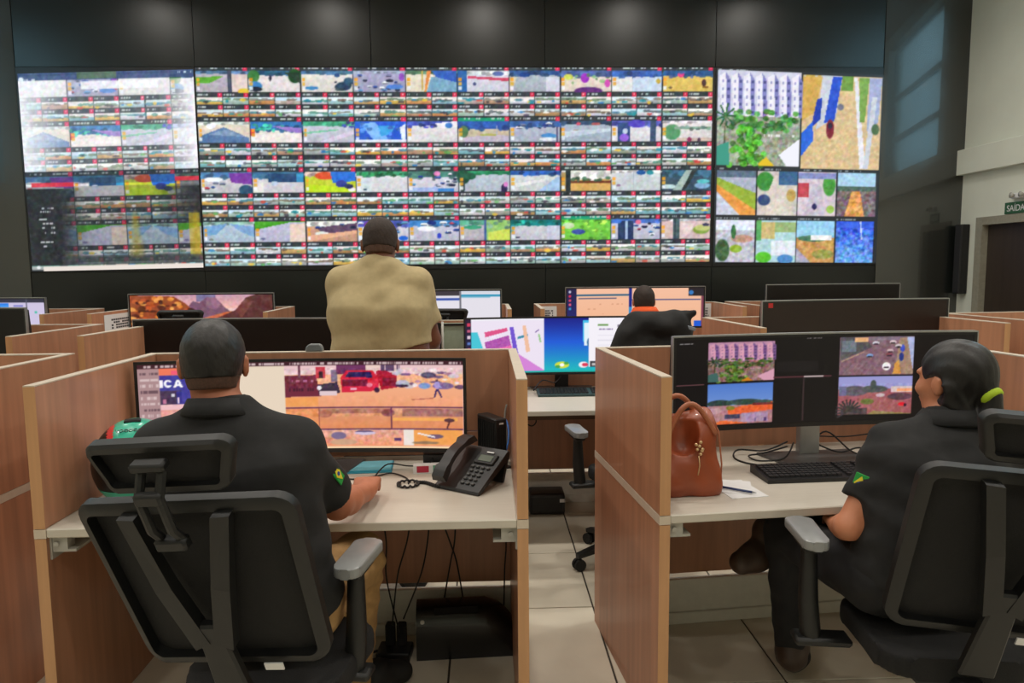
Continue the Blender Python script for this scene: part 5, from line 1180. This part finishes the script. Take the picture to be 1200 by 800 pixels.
person(JB, 'woman in black polo with dark ponytail and lime hair tie, seated beside the handbag', .006, SKIN_B, SHIRT_BLACK, DARKCLOTH, BOOT, HAIR, .88, .70, True, collar=SHIRT_BLACK, foldseed=9, hair_fn=woman_hair, fist=(.7, .7), hem_drop=.06)
JO = dict(pel=V(1.2, 5.40, .62), waist=V(1.2, 5.40, .80), chest=V(1.2, 5.43, .97), neck=V(1.2, 5.45, 1.165), head=V(1.196, 5.48, 1.248),
          shL=V(1.02, 5.45, 1.06), shR=V(1.38, 5.45, 1.06), elL=V(.95, 5.60, .83), elR=V(1.45, 5.60, .83), wrL=V(1.03, 5.84, .79), wrR=V(1.36, 5.84, .79),
          hipL=V(1.11, 5.42, .60), hipR=V(1.29, 5.42, .60), knL=V(1.08, 5.82, .58), knR=V(1.32, 5.82, .58), anL=V(1.06, 5.88, .10), anR=V(1.34, 5.88, .10),
          toL=V(1.04, 6.02, .045), toR=V(1.36, 6.02, .045), headA=head_axes(0, 6))
person(JO, 'man with bright orange collar and short dark hair at the peach coloured monitor', .009, SKIN_A, ORANGE, DARKCLOTH, BLACK_MATT, HAIR_CROP, 1.0, .7, collar=ORANGE, cs=1.15, foldseed=3, hair_fn=short_hair(-.06, .006))
# flag patches on the sleeves
def patch(par_label, c, nrm, upv, w, h):
    par = [o for o in COL.objects if o.get('label', '').startswith(par_label)][0]
    n = U3(nrm); u = np.array(upv, float); u = U3(u-n*(u@n)); r = np.cross(u, n)
    M = Matrix((Vector(r), Vector(u), Vector(n))).transposed().to_4x4(); M.translation = Vector(c)-par.location
    g = MB(); g.box((0, 0, 0), (w, h, .005), None, .0015); p = g.build('flag_patch', mat('flag_green', rgb(30, 150, 60), .7), par, False, M)
    g = MB(); g.prism([(-w*.4, 0), (0, -h*.4), (w*.4, 0), (0, h*.4)], .0026, .0042); g.build('yellow_diamond', mat('flag_yellow', rgb(226, 206, 50), .7), p, False, M)
    g = MB(); g.lathe([(w*.17, .0042), (w*.17, .0055), (.001, .0055)], 16); g.build('blue_disc', mat('flag_blue', rgb(40, 70, 150), .7), p, False, M)
patch('man in black polo', JA['shR']*.5+JA['elR']*.5+V(.062, -.022, .010), (.92, -.30, .22), JA['shR']-JA['elR'], .034, .062)
patch('woman in black', JB['shL']*.52+JB['elL']*.48+V(-.050, -.032, .012), (-.75, -.55, .2), JB['shL']-JB['elL'], .040, .060)

# jacket hung over the empty chair
F = SDF((.45, 3.0, .85), (1.15, 3.6, 1.45), .007)
j0 = V(.765, 3.30, 0)
F.cone(j0+(-.06, 0, 1.24), .075, j0+(.09, 0, 1.25), .070, .05)
F.cone(j0+(-.09, -.01, 1.20), .08, j0+(-.15, 0, 1.08), .065, .05); F.cone(j0+(-.14, -.01, 1.12), .055, j0+(-.21, -.03, 1.02), .045, .04)
F.cone(j0+(.10, 0, 1.20), .075, j0+(.14, 0, 1.06), .07, .05); F.cone(j0+(-.08, -.02, 1.12), .075, j0+(.08, -.02, 1.10), .08, .05); F.cone(j0+(-.1, -.02, .98), .06, j0+(.1, -.02, .98), .06, .06)
F.cone(j0+(.11, .0, 1.27), .030, j0+(.185, .0, 1.295), .018, .02); F.cone(j0+(.15, .0, 1.29), .02, j0+(.17, .02, 1.22), .02, .02)
F.folds(.006, .10, 11)
jk = thing('jacket', 'black jacket draped over the empty office chair in the middle row', 'jacket', (.765, 3.30, .92))
F.mesh('jacket_shell', SHIRT_BLACK, jk, (.765, 3.30, .92))
MB().box((.160, -.055, .315), (.045, .006, .016), (0, .3, 0), .002).build('reflective_tab', mat('grey_tab', rgb(140, 150, 165), .5), jk)
MB().lathe([(.006, 0), (.007, .003), (.001, .004)], 10, Matrix.Translation((.045, -.098, .18)) @ Matrix.Rotation(RAD(90), 4, 'X')).build('button', mat('brass_button', rgb(190, 170, 110), .4, .6), jk)

# ------------------------------------------------------------------ things on the left desk
# motorcycle helmet: shell patches of one egg form
def helmet(x, y, z, rz):
    t = thing('motorcycle_helmet', 'teal, red and black motorcycle helmet on the desk left of the polo man', 'helmet', (x, y, z), RAD(rz))
    def pt(az, el, k=1.0):
        ca, sa, ce, se = math.cos(az), math.sin(az), math.cos(el), math.sin(el)
        return Vector((.130*k*ce*sa, .156*k*ce*ca + (.012 if se < 0 else 0)*-se, .142*k*se+.005))
    def patchmesh(name, m, cond, k, smooth=True, thick=.004):
        mb = MB(); NA, NE = 72, 40; gv = {}
        def v(i, j):
            key = (i % NA, j)
            if key not in gv: gv[key] = mb.bm.verts.new(pt(2*math.pi*(i % NA)/NA, RAD(-56+146*j/NE), k))
            return gv[key]
        for j in range(NE):
            for i in range(NA):
                p = pt(2*math.pi*(i+.5)/NA, RAD(-56+146*(j+.5)/NE))
                if cond(p):
                    q = [v(i, j), v(i+1, j), v(i+1, j+1), v(i, j+1)]
                    try: mb.bm.faces.new(q)
                    except ValueError: pass
        return mb.build(name, m, t, smooth)
    teal = mat('teal_paint', rgb(28, 170, 140), .3, var=.04, coat=.3); red = mat('red_paint', rgb(214, 50, 54), .3, var=.05, coat=.3); blk = mat('gloss_black_paint', rgb(14, 14, 15), .35, spec=.3)
    vis = lambda p: p.y > .035 and -.03 < p.z < .062
    sh = patchmesh('shell', blk, lambda p: not vis(p), 1.0)
    patchmesh('visor', mat('smoked_visor', rgb(28, 30, 34), .08, coat=.5), vis, .985)
    patchmesh('teal_band', teal, lambda p: not vis(p) and abs(p.x) < .052-.15*max(0, -p.z) and p.z > -.05, 1.012)
    patchmesh('red_stripe', red, lambda p: not vis(p) and .052 <= abs(p.x) < .072 and p.z > -.01, 1.010)
    patchmesh('teal_rim', teal, lambda p: p.z < -.062 and p.y < .10, 1.012)
    mb = MB(); mb.box((0, -.025, .147), (.05, .026, .010), (RAD(9), 0, 0), .004); mb.build('air_vent', blk, t); mb = MB(); mb.box((0, -.128, .075), (.06, .03, .012), (RAD(55), 0, 0), .004); mb.build('air_vent', blk, t)
    tx = bpy.data.curves.new('lettering', 'FONT'); tx.body = 'VOODOOZ'; tx.size = .017; tx.extrude = .001; tx.align_x = 'CENTER'
    o = bpy.data.objects.new('lettering', tx); COL.objects.link(o); dg = bpy.context.evaluated_depsgraph_get(); me = bpy.data.meshes.new_from_object(o.evaluated_get(dg)); bpy.data.objects.remove(o)
    me.transform(Matrix.Translation((0, -.088, .1255)) @ Matrix.Rotation(RAD(29), 4, 'X')); me.materials.clear(); me.materials.append(blk)
    o = bpy.data.objects.new('lettering', me); COL.objects.link(o); o.parent = t
    return t
helmet(-1.165, 2.39, .755+.129, 20)
# desk telephone
ph = thing('desk_telephone', 'black desk telephone with keypad and handset on the left desk', 'telephone', (-.055, 2.515, DH), RAD(-36))
m = MB(); m.strip([[(x, -.095, .012), (x, .085, .118), (x, .095, .108), (x, .088, .085), (x, -.09, .0), (x, -.10, .004)] for x in (-.095, .095)]); m.build('body', BLACK, ph)
TL = math.atan2(.106, .18)
MP = Matrix.Translation((0, -.005, .066)) @ Matrix.Rotation(TL, 4, 'X')
mb = MB(); mb.box((.035, .045, .002), (.085, .05, .008), None, .003); mb.build('display_surround', CHAIR_PL, ph, False, MP)
mb = MB(); mb.box((.035, .045, .0065), (.055, .028, .002)); mb.build('display', mat('lcd_grey', rgb(98, 108, 96), .25), ph, False, MP)
mb = MB(); mb.box((.035, .078, .003), (.03, .006, .002)); mb.build('brand_strip', PAPER, ph, False, MP)
for r in range(5):
    for c in range(3 if r else 4):
        q = MB().box((.008+.022*c-(.0 if r else .006), .004-.020*r, .003), (.014, .010, .006), None, .002).build('key', mat('phone_key', rgb(78, 80, 80), .5), ph, False, MP)
mb = MB(); secs = []
for i in range(13):
    u = i/12; yy = -.105+.215*u; arch = .020+.030*math.sin(math.pi*u); wd = .026 if .2 < u < .8 else .031; th = .014 if .22 < u < .78 else .024
    secs.append([(-.066-wd, yy, arch), (-.066+wd, yy, arch), (-.066+wd*.8, yy, arch+th), (-.066-wd*.8, yy, arch+th)])
mb.strip(secs); mb.build('handset', BLACK, ph, 'auto', MP)
mb = MB(); mb.box((.05, .085, .05), (.07, .012, .10), (RAD(-20), 0, 0), .003); mb.build('rear_foot', BLACK, ph)
pts = []
for i in range(150):
    u = i/149; a = u*2*math.pi*26; cx, cy = -.315+.19*u, 2.50-.02*math.sin(u*5)
    if u < .45: b = u/.45*2*math.pi; cx, cy = -.285+.036*math.cos(b+.6), 2.52+.036*math.sin(b+.6)
    else: k = (u-.45)/.55; cx, cy = -.255+.10*k, 2.535-.05*k+.012*math.sin(k*6)
    pts.append((cx+.0025*math.cos(a), cy+.002*math.cos(a), DH+.007+.003*math.sin(a)))
tag(MB().tube(pts, .0042, 6).build('telephone_cord', CABLE, None, True), 'coiled black telephone cord looping on the left desk', 'cord')
# small computer standing by the panel
mc = thing('mini_computer', 'small upright black computer box behind the desk telephone', 'computer', (.015, 2.77, DH), RAD(28))
mb = MB(); mb.box((0, 0, .10), (.050, .15, .19), None, .004); mb.build('case', BLACK, mc)
mb = MB()
for i in range(9): mb.box((-.0265, -.06+.015*i, .10), (.003, .005, .16))
for i in range(5): mb.box((-.018+.009*i, -.0765, .09), (.004, .003, .15))
mb.build('vent_ribs', BLACK_MATT, mc)
MB().box((.0, -.077, .178), (.018, .002, .006)).build('badge', PAPER, mc); MB().box((0, 0, .003), (.09, .16, .006), None, .002).build('stand', BLACK, mc)
def cable(name, label, pts, r=.0035, m=CABLE, n=6, sub=6):
    P = [Vector(p) for p in pts]; out = []
    for i in range(len(P)-1):
        a, b, c, d = P[max(i-1, 0)], P[i], P[i+1], P[min(i+2, len(P)-1)]
        for k in range(sub):
            t = k/sub; out.append(.5*((2*b)+(c-a)*t+(2*a-5*b+4*c-d)*t*t+(3*b-a-3*c+d)*t**3))
    out.append(P[-1])
    return tag(MB().tube(out, r, n).build(name, m, None, True), label, 'cable')
cable('network_cable', 'bright blue network cable looping behind the desk telephone', [(.02, 2.62, DH+.03), (.055, 2.68, DH+.05), (.08, 2.78, DH+.10), (.075, 2.85, DH+.155), (.04, 2.86, DH+.17)], .004, BLUE_CABLE)
cable('power_cable', 'pale grey cable against the panel behind the telephone', [(.072, 2.92, DH+.01), (.076, 2.90, DH+.08), (.07, 2.92, DH+.16), (.078, 2.92, DH+.21)], .004, STEEL)
cable('mouse_cable', 'thin black cable on the left desk beyond the man\'s hand', [(-.62, 2.66, DH+.004), (-.50, 2.60, DH+.004), (-.42, 2.63, DH+.004), (-.36, 2.66, DH+.006), (-.30, 2.60, DH+.004), (-.285, 2.53, DH+.004)], .0028)
cable('monitor_cable', 'black cable behind the hand, curling below the truck picture monitor', [(-.42, 2.62, DH+.004), (-.38, 2.70, DH+.03), (-.30, 2.74, DH+.01), (-.22, 2.70, DH+.03), (-.21, 2.79, DH+.07)], .0028)
fd = thing('plastic_folder', 'teal blue plastic folder lying under the truck picture monitor', 'folder', (-.50, 2.76, DH), RAD(4))
MB().box((0, 0, .002), (.26, .16, .004), None, .001).build('cover', mat('teal_plastic', rgb(30, 140, 165), .35), fd); MB().box((.015, .01, .0052), (.22, .13, .002)).build('sheet', mat('pale_blue_sheet', rgb(120, 190, 205), .6), fd)
cb = thing('small_carton', 'small white, red and green carton left of the telephone', 'box', (-.225, 2.685, DH), RAD(4))
MB().box((0, 0, .016), (.115, .035, .032), None, .001).build('carton', PAPER, cb); MB().box((-.022, -.0178, .017), (.045, .001, .024)).build('red_label', mat('red_print', rgb(186, 44, 70), .5), cb); MB().box((.036, -.0178, .016), (.04, .001, .030)).build('green_label', mat('green_print', rgb(90, 160, 130), .5), cb)
hb = thing('docking_box', 'flat black device behind the small carton', 'device', (-.17, 2.76, DH), RAD(2)); MB().box((0, 0, .03), (.16, .07, .06), None, .004).build('case', BLACK, hb); MB().box((.03, -.036, .03), (.03, .002, .008)).build('port', STEEL, hb)
wc = thing('webcam', 'small grey webcam perched on the panel above the truck picture monitor', 'webcam', (-.70, 2.955, PH), 0)
mb = MB(); mb.prism([(-.036, 0), (.036, 0), (.034, .018), (.024, .030), (-.020, .030), (-.032, .018)], -.014, .014, Matrix.Rotation(RAD(90), 4, 'X'), .004); mb.build('housing', mat('grey_plastic', rgb(120, 124, 126), .4), wc); MB().cyl((0, .013, .015), (0, .018, .015), .008).build('lens', BLACK, wc)

# ------------------------------------------------------------------ things on the right desk
def leather_bag(x, y, rz):
    t = thing('handbag', 'tan brown leather handbag with two looped handles on the right desk', 'handbag', (x, y, DH), RAD(rz))
    L = mat('tan_leather', rgb(152, 74, 42), .38, var=.14, scale=9, bump=.25, coat=.1); LD = mat('tan_leather_trim', rgb(166, 98, 66), .4, var=.1)
    F = SDF((-.18, -.15, -.02), (.18, .17, .36), .005)
    F.cone((-.065, -.02, .04), .055, (.055, -.02, .04), .055, .03); F.cone((-.065, .05, .04), .055, (.055, .05, .04), .055, .03)
    F.cone((-.07, .0, .06), .055, (-.085, .01, .15), .052, .04); F.cone((.055, -.01, .06), .055, (.05, .01, .20), .045, .04); F.cone((.055, .05, .06), .05, (.05, .03, .215), .035, .04)
    F.cone((-.06, .04, .1), .05, (.02, .03, .18), .05, .04); F.cone((.0, .0, .1), .06, (.02, .0, .15), .05, .04); F.cone((-.085, .01, .15), .045, (-.05, .03, .215), .03, .03); F.cone((-.06, .045, .215), .022, (.055, .035, .225), .022, .02)
    H = SDF((-.18, -.15, -.02), (.18, .17, .36), .005); H.ell((-.03, -.035, .20), (.055, .05, .075)); F.D = np.maximum(F.D, -H.D)
    F.cut((0, 0, 0), (0, 0, -1)); F.cut((.088, 0, 0), (1, 0, .06))
    F.folds(.0035, .10, 21); F.mesh('bag_body', L, t)
    for (yy, z0, zz, sx, tw) in ((-.045, .17, .105, 0, .5), (.045, .20, .09, -.02, -.3)):
        pts = [(-.085+sx+.155*u, yy+.03*math.sin(math.pi*u)*tw, z0+zz*math.sin(math.pi*u)+.02*u) for u in [i/18 for i in range(19)]]
        MB().tube(pts, .0085, 8).build('handle', LD, t, True)
    ch = MB()
    for i, (a, b) in enumerate(((.012, .165), (.022, .16), (.016, .15), (.026, .172), (.030, .145), (.026, .135), (.032, .15))): ch.lathe([(.001, -.005), (.005, -.002), (.006, .002), (.001, .006)], 8, Matrix.Translation((a-.01, -.066, b)))
    ch.tube([(.012, -.064, .13), (.014, -.067, .10), (.008, -.07, .07)], .002, 6); ch.build('gold_charm', mat('pale_gold', rgb(224, 196, 150), .3, .7), t, True)
    MB().tube([(.084, -.055, .02), (.086, -.055, .10), (.080, -.04, .2), (.072, .0, .235)], .0025, 6).build('side_seam', LD, t, True)
    return t
bag = leather_bag(.680, 2.40, 4); bag.scale = (1.12, 1.1, 1.08)
ns = thing('paper_sheets', 'loose white paper sheets beside the handbag', 'paper', (.855, 2.405, DH), RAD(-12))
mb = MB(); mb.box((0, 0, .001), (.13, .19, .0016), (0, 0, .35)); mb.build('sheet', PAPER, ns); mb = MB(); mb.box((-.01, .02, .003), (.12, .15, .0016), (0, 0, -.1)); mb.build('sheet', PAPER, ns)
pn = thing('pen', 'dark blue pen lying on the paper sheets', 'pen', (.845, 2.37, DH+.010), RAD(-38)); mb = MB(); mb.cyl((-.06, 0, 0), (.05, 0, 0), .0042, 8); mb.build('barrel', mat('navy_plastic', rgb(40, 56, 100), .4), pn, True); mb = MB(); mb.cyl((.05, 0, 0), (.064, 0, 0), .004, 8, .001); mb.build('tip', SILVER, pn, True)
def keyboard(x, y, rz, w, d, label, frame):
    t = thing('keyboard', label, 'keyboard', (x, y, DH), RAD(rz))
    mb = MB(); mb.strip([[(u, -d/2, .0), (u, -d/2, .014), (u, d/2, .028), (u, d/2, .0)] for u in (-w/2, w/2)]); mb.build('case', frame, t)
    mb = MB(); nr, nc = 6, 21
    for r in range(nr):
        for c in range(nc):
            if c in (14, 18): continue
            xx = -w/2+.012+(w-.024)*(c+.5)/nc; yy = d/2-.014-(d-.03)*(r+.5)/nr; z = .014+.014*(yy+d/2)/d
            mb.box((xx, yy, z+.004), ((w-.024)/nc*.82, (d-.03)/nr*.8, .008))
    k = mb.build('keys', mat('key_black', rgb(44, 44, 46), .5), t); k['kind'] = 'stuff'
    return t
keyboard(1.195, 2.545, 3, .43, .155, 'black keyboard before the woman on the right desk', BLACK)
keyboard(.53, 4.30, 0, .46, .15, 'long dark teal keyboard before the blue desktop monitor', mat('dark_teal_plastic', rgb(48, 72, 74), .45))
cable('power_cable', 'looped black cable left of the monitor foot by the keyboard', [(1.22, 2.86, DH+.05), (1.12, 2.84, DH+.02), (1.02, 2.86, DH+.02), (.98, 2.80, DH+.006), (1.0, 2.72, DH+.004), (1.08, 2.66, DH+.004), (1.16, 2.62, DH+.004)], .0035)
cable('video_cable', 'second looped black cable beside the monitor foot', [(1.22, 2.86, DH+.03), (1.10, 2.80, DH+.02), (1.04, 2.80, DH+.01), (1.06, 2.74, DH+.006), (1.15, 2.72, DH+.02), (1.22, 2.80, DH+.06)], .0035)
cable('power_cable', 'tangled black cable right of the monitor foot', [(1.30, 2.86, DH+.06), (1.40, 2.80, DH+.02), (1.50, 2.82, DH+.03), (1.58, 2.80, DH+.01), (1.66, 2.86, DH+.06), (1.75, 2.88, DH+.09)], .0035)
cable('video_cable', 'black cable crossing the tangle right of the monitor foot', [(1.30, 2.84, DH+.03), (1.38, 2.86, DH+.09), (1.46, 2.80, DH+.02), (1.54, 2.76, DH+.006), (1.62, 2.80, DH+.02), (1.60, 2.88, DH+.08)], .0035)
cable('power_cable', 'black cable along the back panel behind the keyboard', [(1.33, 2.94, DH+.055), (1.50, 2.95, DH+.045), (1.65, 2.96, DH+.055), (1.85, 2.98, DH+.05)], .003)
pg = thing('cable_plug', 'bright blue cable plug hanging behind the woman\'s keyboard', 'plug', (1.66, 2.90, DH), 0); mb = MB(); mb.box((0, 0, .065), (.018, .014, .07), (0, .15, 0), .003); mb.build('grip', BLUE_CABLE, pg); mb = MB(); mb.tube([(0, 0, .03), (-.005, 0, .012), (-.02, 0, .004)], .004, 6); mb.build('lead', BLUE_CABLE, pg, True)

# ------------------------------------------------------------------ below the desks
ub = thing('power_supply_box', 'black curved-top power supply box on the floor under the left desk', 'device', (-.100, 2.75, 0), RAD(3))
prof = [(-.055, .0), (-.06, .02), (-.06, .135), (-.048, .175), (-.02, .198), (.03, .205), (.055, .20), (.06, .0)]
mb = MB(); secs = []
for u in (-.19, -.185, -.1, 0, .08, .13, .165, .185, .19):
    k = 1.0 if u < .08 else 1-.42*((u-.08)/.11)**2
    secs.append([(u, p[0], p[1]*(k if p[1] > .03 else 1)) for p in prof])
mb.strip(secs); mb.build('case', mat('glossy_black_plastic', rgb(24, 23, 23), .22, var=.1), ub, 'auto')
MB().cyl((-.165, -.058, .16), (-.165, -.064, .158), .008, 12).build('button', PAPER, ub); mb = MB(); mb.strip([[(u, -.050, .183), (u, -.046, .186), (u, -.030, .200), (u, -.034, .197)] for u in (-.12, .05)]); mb.build('top_groove', BLACK_MATT, ub)
pb = thing('power_strip', 'black power strip with plugs on the floor beside the power supply box', 'power strip', (-.375, 2.72, 0), RAD(-4)); MB().box((0, 0, .02), (.13, .10, .04), None, .004).build('case', BLACK, pb)
for i in range(2): MB().box((-.02+.045*i, .02, .085), (.035, .04, .09), None, .005).build('plug', BLACK_MATT, pb)
zz = DH-.17
hang = [((-.42, 2.76), (-.40, 2.72), (-.355, 2.72, .10)), ((-.30, 2.76), (-.36, 2.74), (-.38, 2.70, .14)), ((-.23, 2.76), (-.27, 2.76), (-.34, 2.73, .15)), ((-.20, 2.76), (-.13, 2.83), (-.10, 2.845, .10)), ((-.13, 2.76), (-.16, 2.84), (-.20, 2.845, .10)), ((.05, 2.74), (.06, 2.78), (.055, 2.845, .08))]
nm = ['leftmost black cable hanging under the left desk', 'thin black cable slanting down to the power strip', 'second slanting black cable to the power strip', 'black cable bending towards the power supply box', 'black cable crossing another behind the power supply box', 'black cable hanging by the right side panel under the left desk']
for (a, b, c), lb in zip(hang, nm):
    cable('power_cable', lb, [(a[0], a[1], zz+.0), ((a[0]+b[0])/2+.01, a[1]-.02, zz-.12), (b[0], b[1], zz-.26), (c[0], c[1], c[2])], .0032)
cable('power_cable', 'thick black cable loop sagging below the left desk top', [(-.26, 2.50, DH-.032), (-.22, 2.52, DH-.06), (-.16, 2.55, DH-.065), (-.10, 2.60, DH-.11), (-.05, 2.62, DH-.14), (-.04, 2.62, DH-.05), (.0, 2.6, DH-.032)], .005)
cable('power_cable', 'tangle of black cable on the floor by the man\'s shoe', [(-.36, 2.66, .012), (-.44, 2.62, .01), (-.50, 2.70, .012), (-.42, 2.74, .02), (-.40, 2.66, .018), (-.47, 2.60, .01), (-.54, 2.68, .01), (-.46, 2.76, .03)], .005)
fb = thing('floor_device', 'black plastic box on the floor under the blue desktop monitor', 'device', (.36, 4.40, 0), 0); mb = MB(); mb.prism([(-.11, -.09), (.11, -.09), (.11, .09), (-.11, .09)], 0, .13, None, .02, 2); mb.build('case', BLACK, fb); MB().box((.09, -.092, .09), (.03, .004, .02)).build('label_strip', PAPER, fb)
cable('power_cable', 'black cable tangle on the panel under the blue desktop monitor', [(.25, 4.45, DH-.06), (.22, 4.44, DH-.13), (.30, 4.44, DH-.18), (.27, 4.44, DH-.22), (.20, 4.45, DH-.16), (.24, 4.45, DH-.08)], .004)
cable('video_cable', 'black cable behind the long teal keyboard', [(.28, 4.35, DH+.02), (.34, 4.42, DH+.07), (.42, 4.45, DH+.05), (.46, 4.46, DH+.09)], .004)

# ------------------------------------------------------------------ papers, board, wall fittings
def taped_sheet(label, x, y, z, w, h, rz, seed):
    t = thing('taped_sheet', label, 'paper', (x, y, z), RAD(rz)); MB().box((0, 0, h/2), (w, .0016, h)).build('sheet', PAPER, t)
    r = random.Random(seed); mb = MB()
    for row in range(4):
        for c in range(9):
            if r.random() < .8: mb.box((-w*.30+w*.6*(c+.5)/9, -.0012, h*(.35+.13*row)), (w*.6/9*.8, .0012, h*.085))
    mb.build('print', INK, t)
taped_sheet('white printed sheet taped inside the booth left of the mountain monitor', -3.0545, 6.16, .99, .52, .17, 90, 1)
taped_sheet('white printed sheet on the panel left of the peach coloured monitor', .555, 6.534, 1.0, .16, .16, 0, 2)
taped_sheet('white printed sheet on the panel right of the peach coloured monitor', 1.99, 6.534, 1.0, .11, .17, 0, 3)
bd = thing('document_board', 'pale grey-green board with dark frame beside the blue desktop monitor', 'board', (-.215, 4.565, DH), 0)
MB().box((.01, 0, .215), (.165, .012, .41), None, .002).build('panel', mat('pale_green_grey', rgb(150, 164, 146), .5), bd); mb = MB(); mb.box((-.085, 0, .212), (.022, .02, .42)); mb.box((.10, 0, .21), (.014, .02, .41)); mb.box((.01, -.004, .41), (.18, .02, .014)); mb.build('frame', BLACK, bd); MB().cyl((-.062, -.014, .0), (-.062, -.014, .43), .008, 10).build('pole', STEEL, bd, True)
sp = thing('column_speaker', 'slim black column speaker on the white wall near the corner', 'speaker', (XR-.001, 7.575, 1.19), 0); MB().box((-.045, 0, .365), (.09, .11, .73), None, .008).build('cabinet', BLACK_MATT, sp); MB().box((-.092, 0, .365), (.006, .095, .70), None, .002).build('grille', mat('dark_grille', rgb(38, 38, 40), .6), sp)
ex = thing('exit_sign', 'small green and white exit sign above the dark door', 'sign', (XR-.001, 6.86, 1.985), 0); MB().box((-.008, 0, .055), (.014, .30, .11), None, .002).build('plate', mat('exit_green', rgb(44, 92, 62), .5), ex)
tx = bpy.data.curves.new('lettering', 'FONT'); tx.body = 'SAÍDA'; tx.size = .085; tx.extrude = .001; tx.align_x = 'CENTER'
o = bpy.data.objects.new('lettering', tx); COL.objects.link(o); dg = bpy.context.evaluated_depsgraph_get(); me = bpy.data.meshes.new_from_object(o.evaluated_get(dg)); bpy.data.objects.remove(o)
me.transform(Matrix.Translation((-.0155, 0, .024)) @ Matrix.Rotation(RAD(-90), 4, 'Z') @ Matrix.Rotation(RAD(90), 4, 'X')); me.materials.clear(); me.materials.append(PAPER)
o = bpy.data.objects.new('lettering', me); COL.objects.link(o); o.parent = ex
el = thing('emergency_lamp', 'small white emergency lamp on the wall over the exit sign', 'lamp', (XR-.001, 6.80, 2.12), 0); MB().box((-.02, 0, .03), (.04, .20, .05), None, .006).build('housing', PAPER, el)
for q in (-1, 1): MB().lathe([(.012, 0), (.028, .03), (.001, .032)], 14, Matrix.Translation((-.04, q*.06, .035)) @ Matrix.Rotation(RAD(-90), 4, 'Y')).build('spot_head', STEEL, el, True)
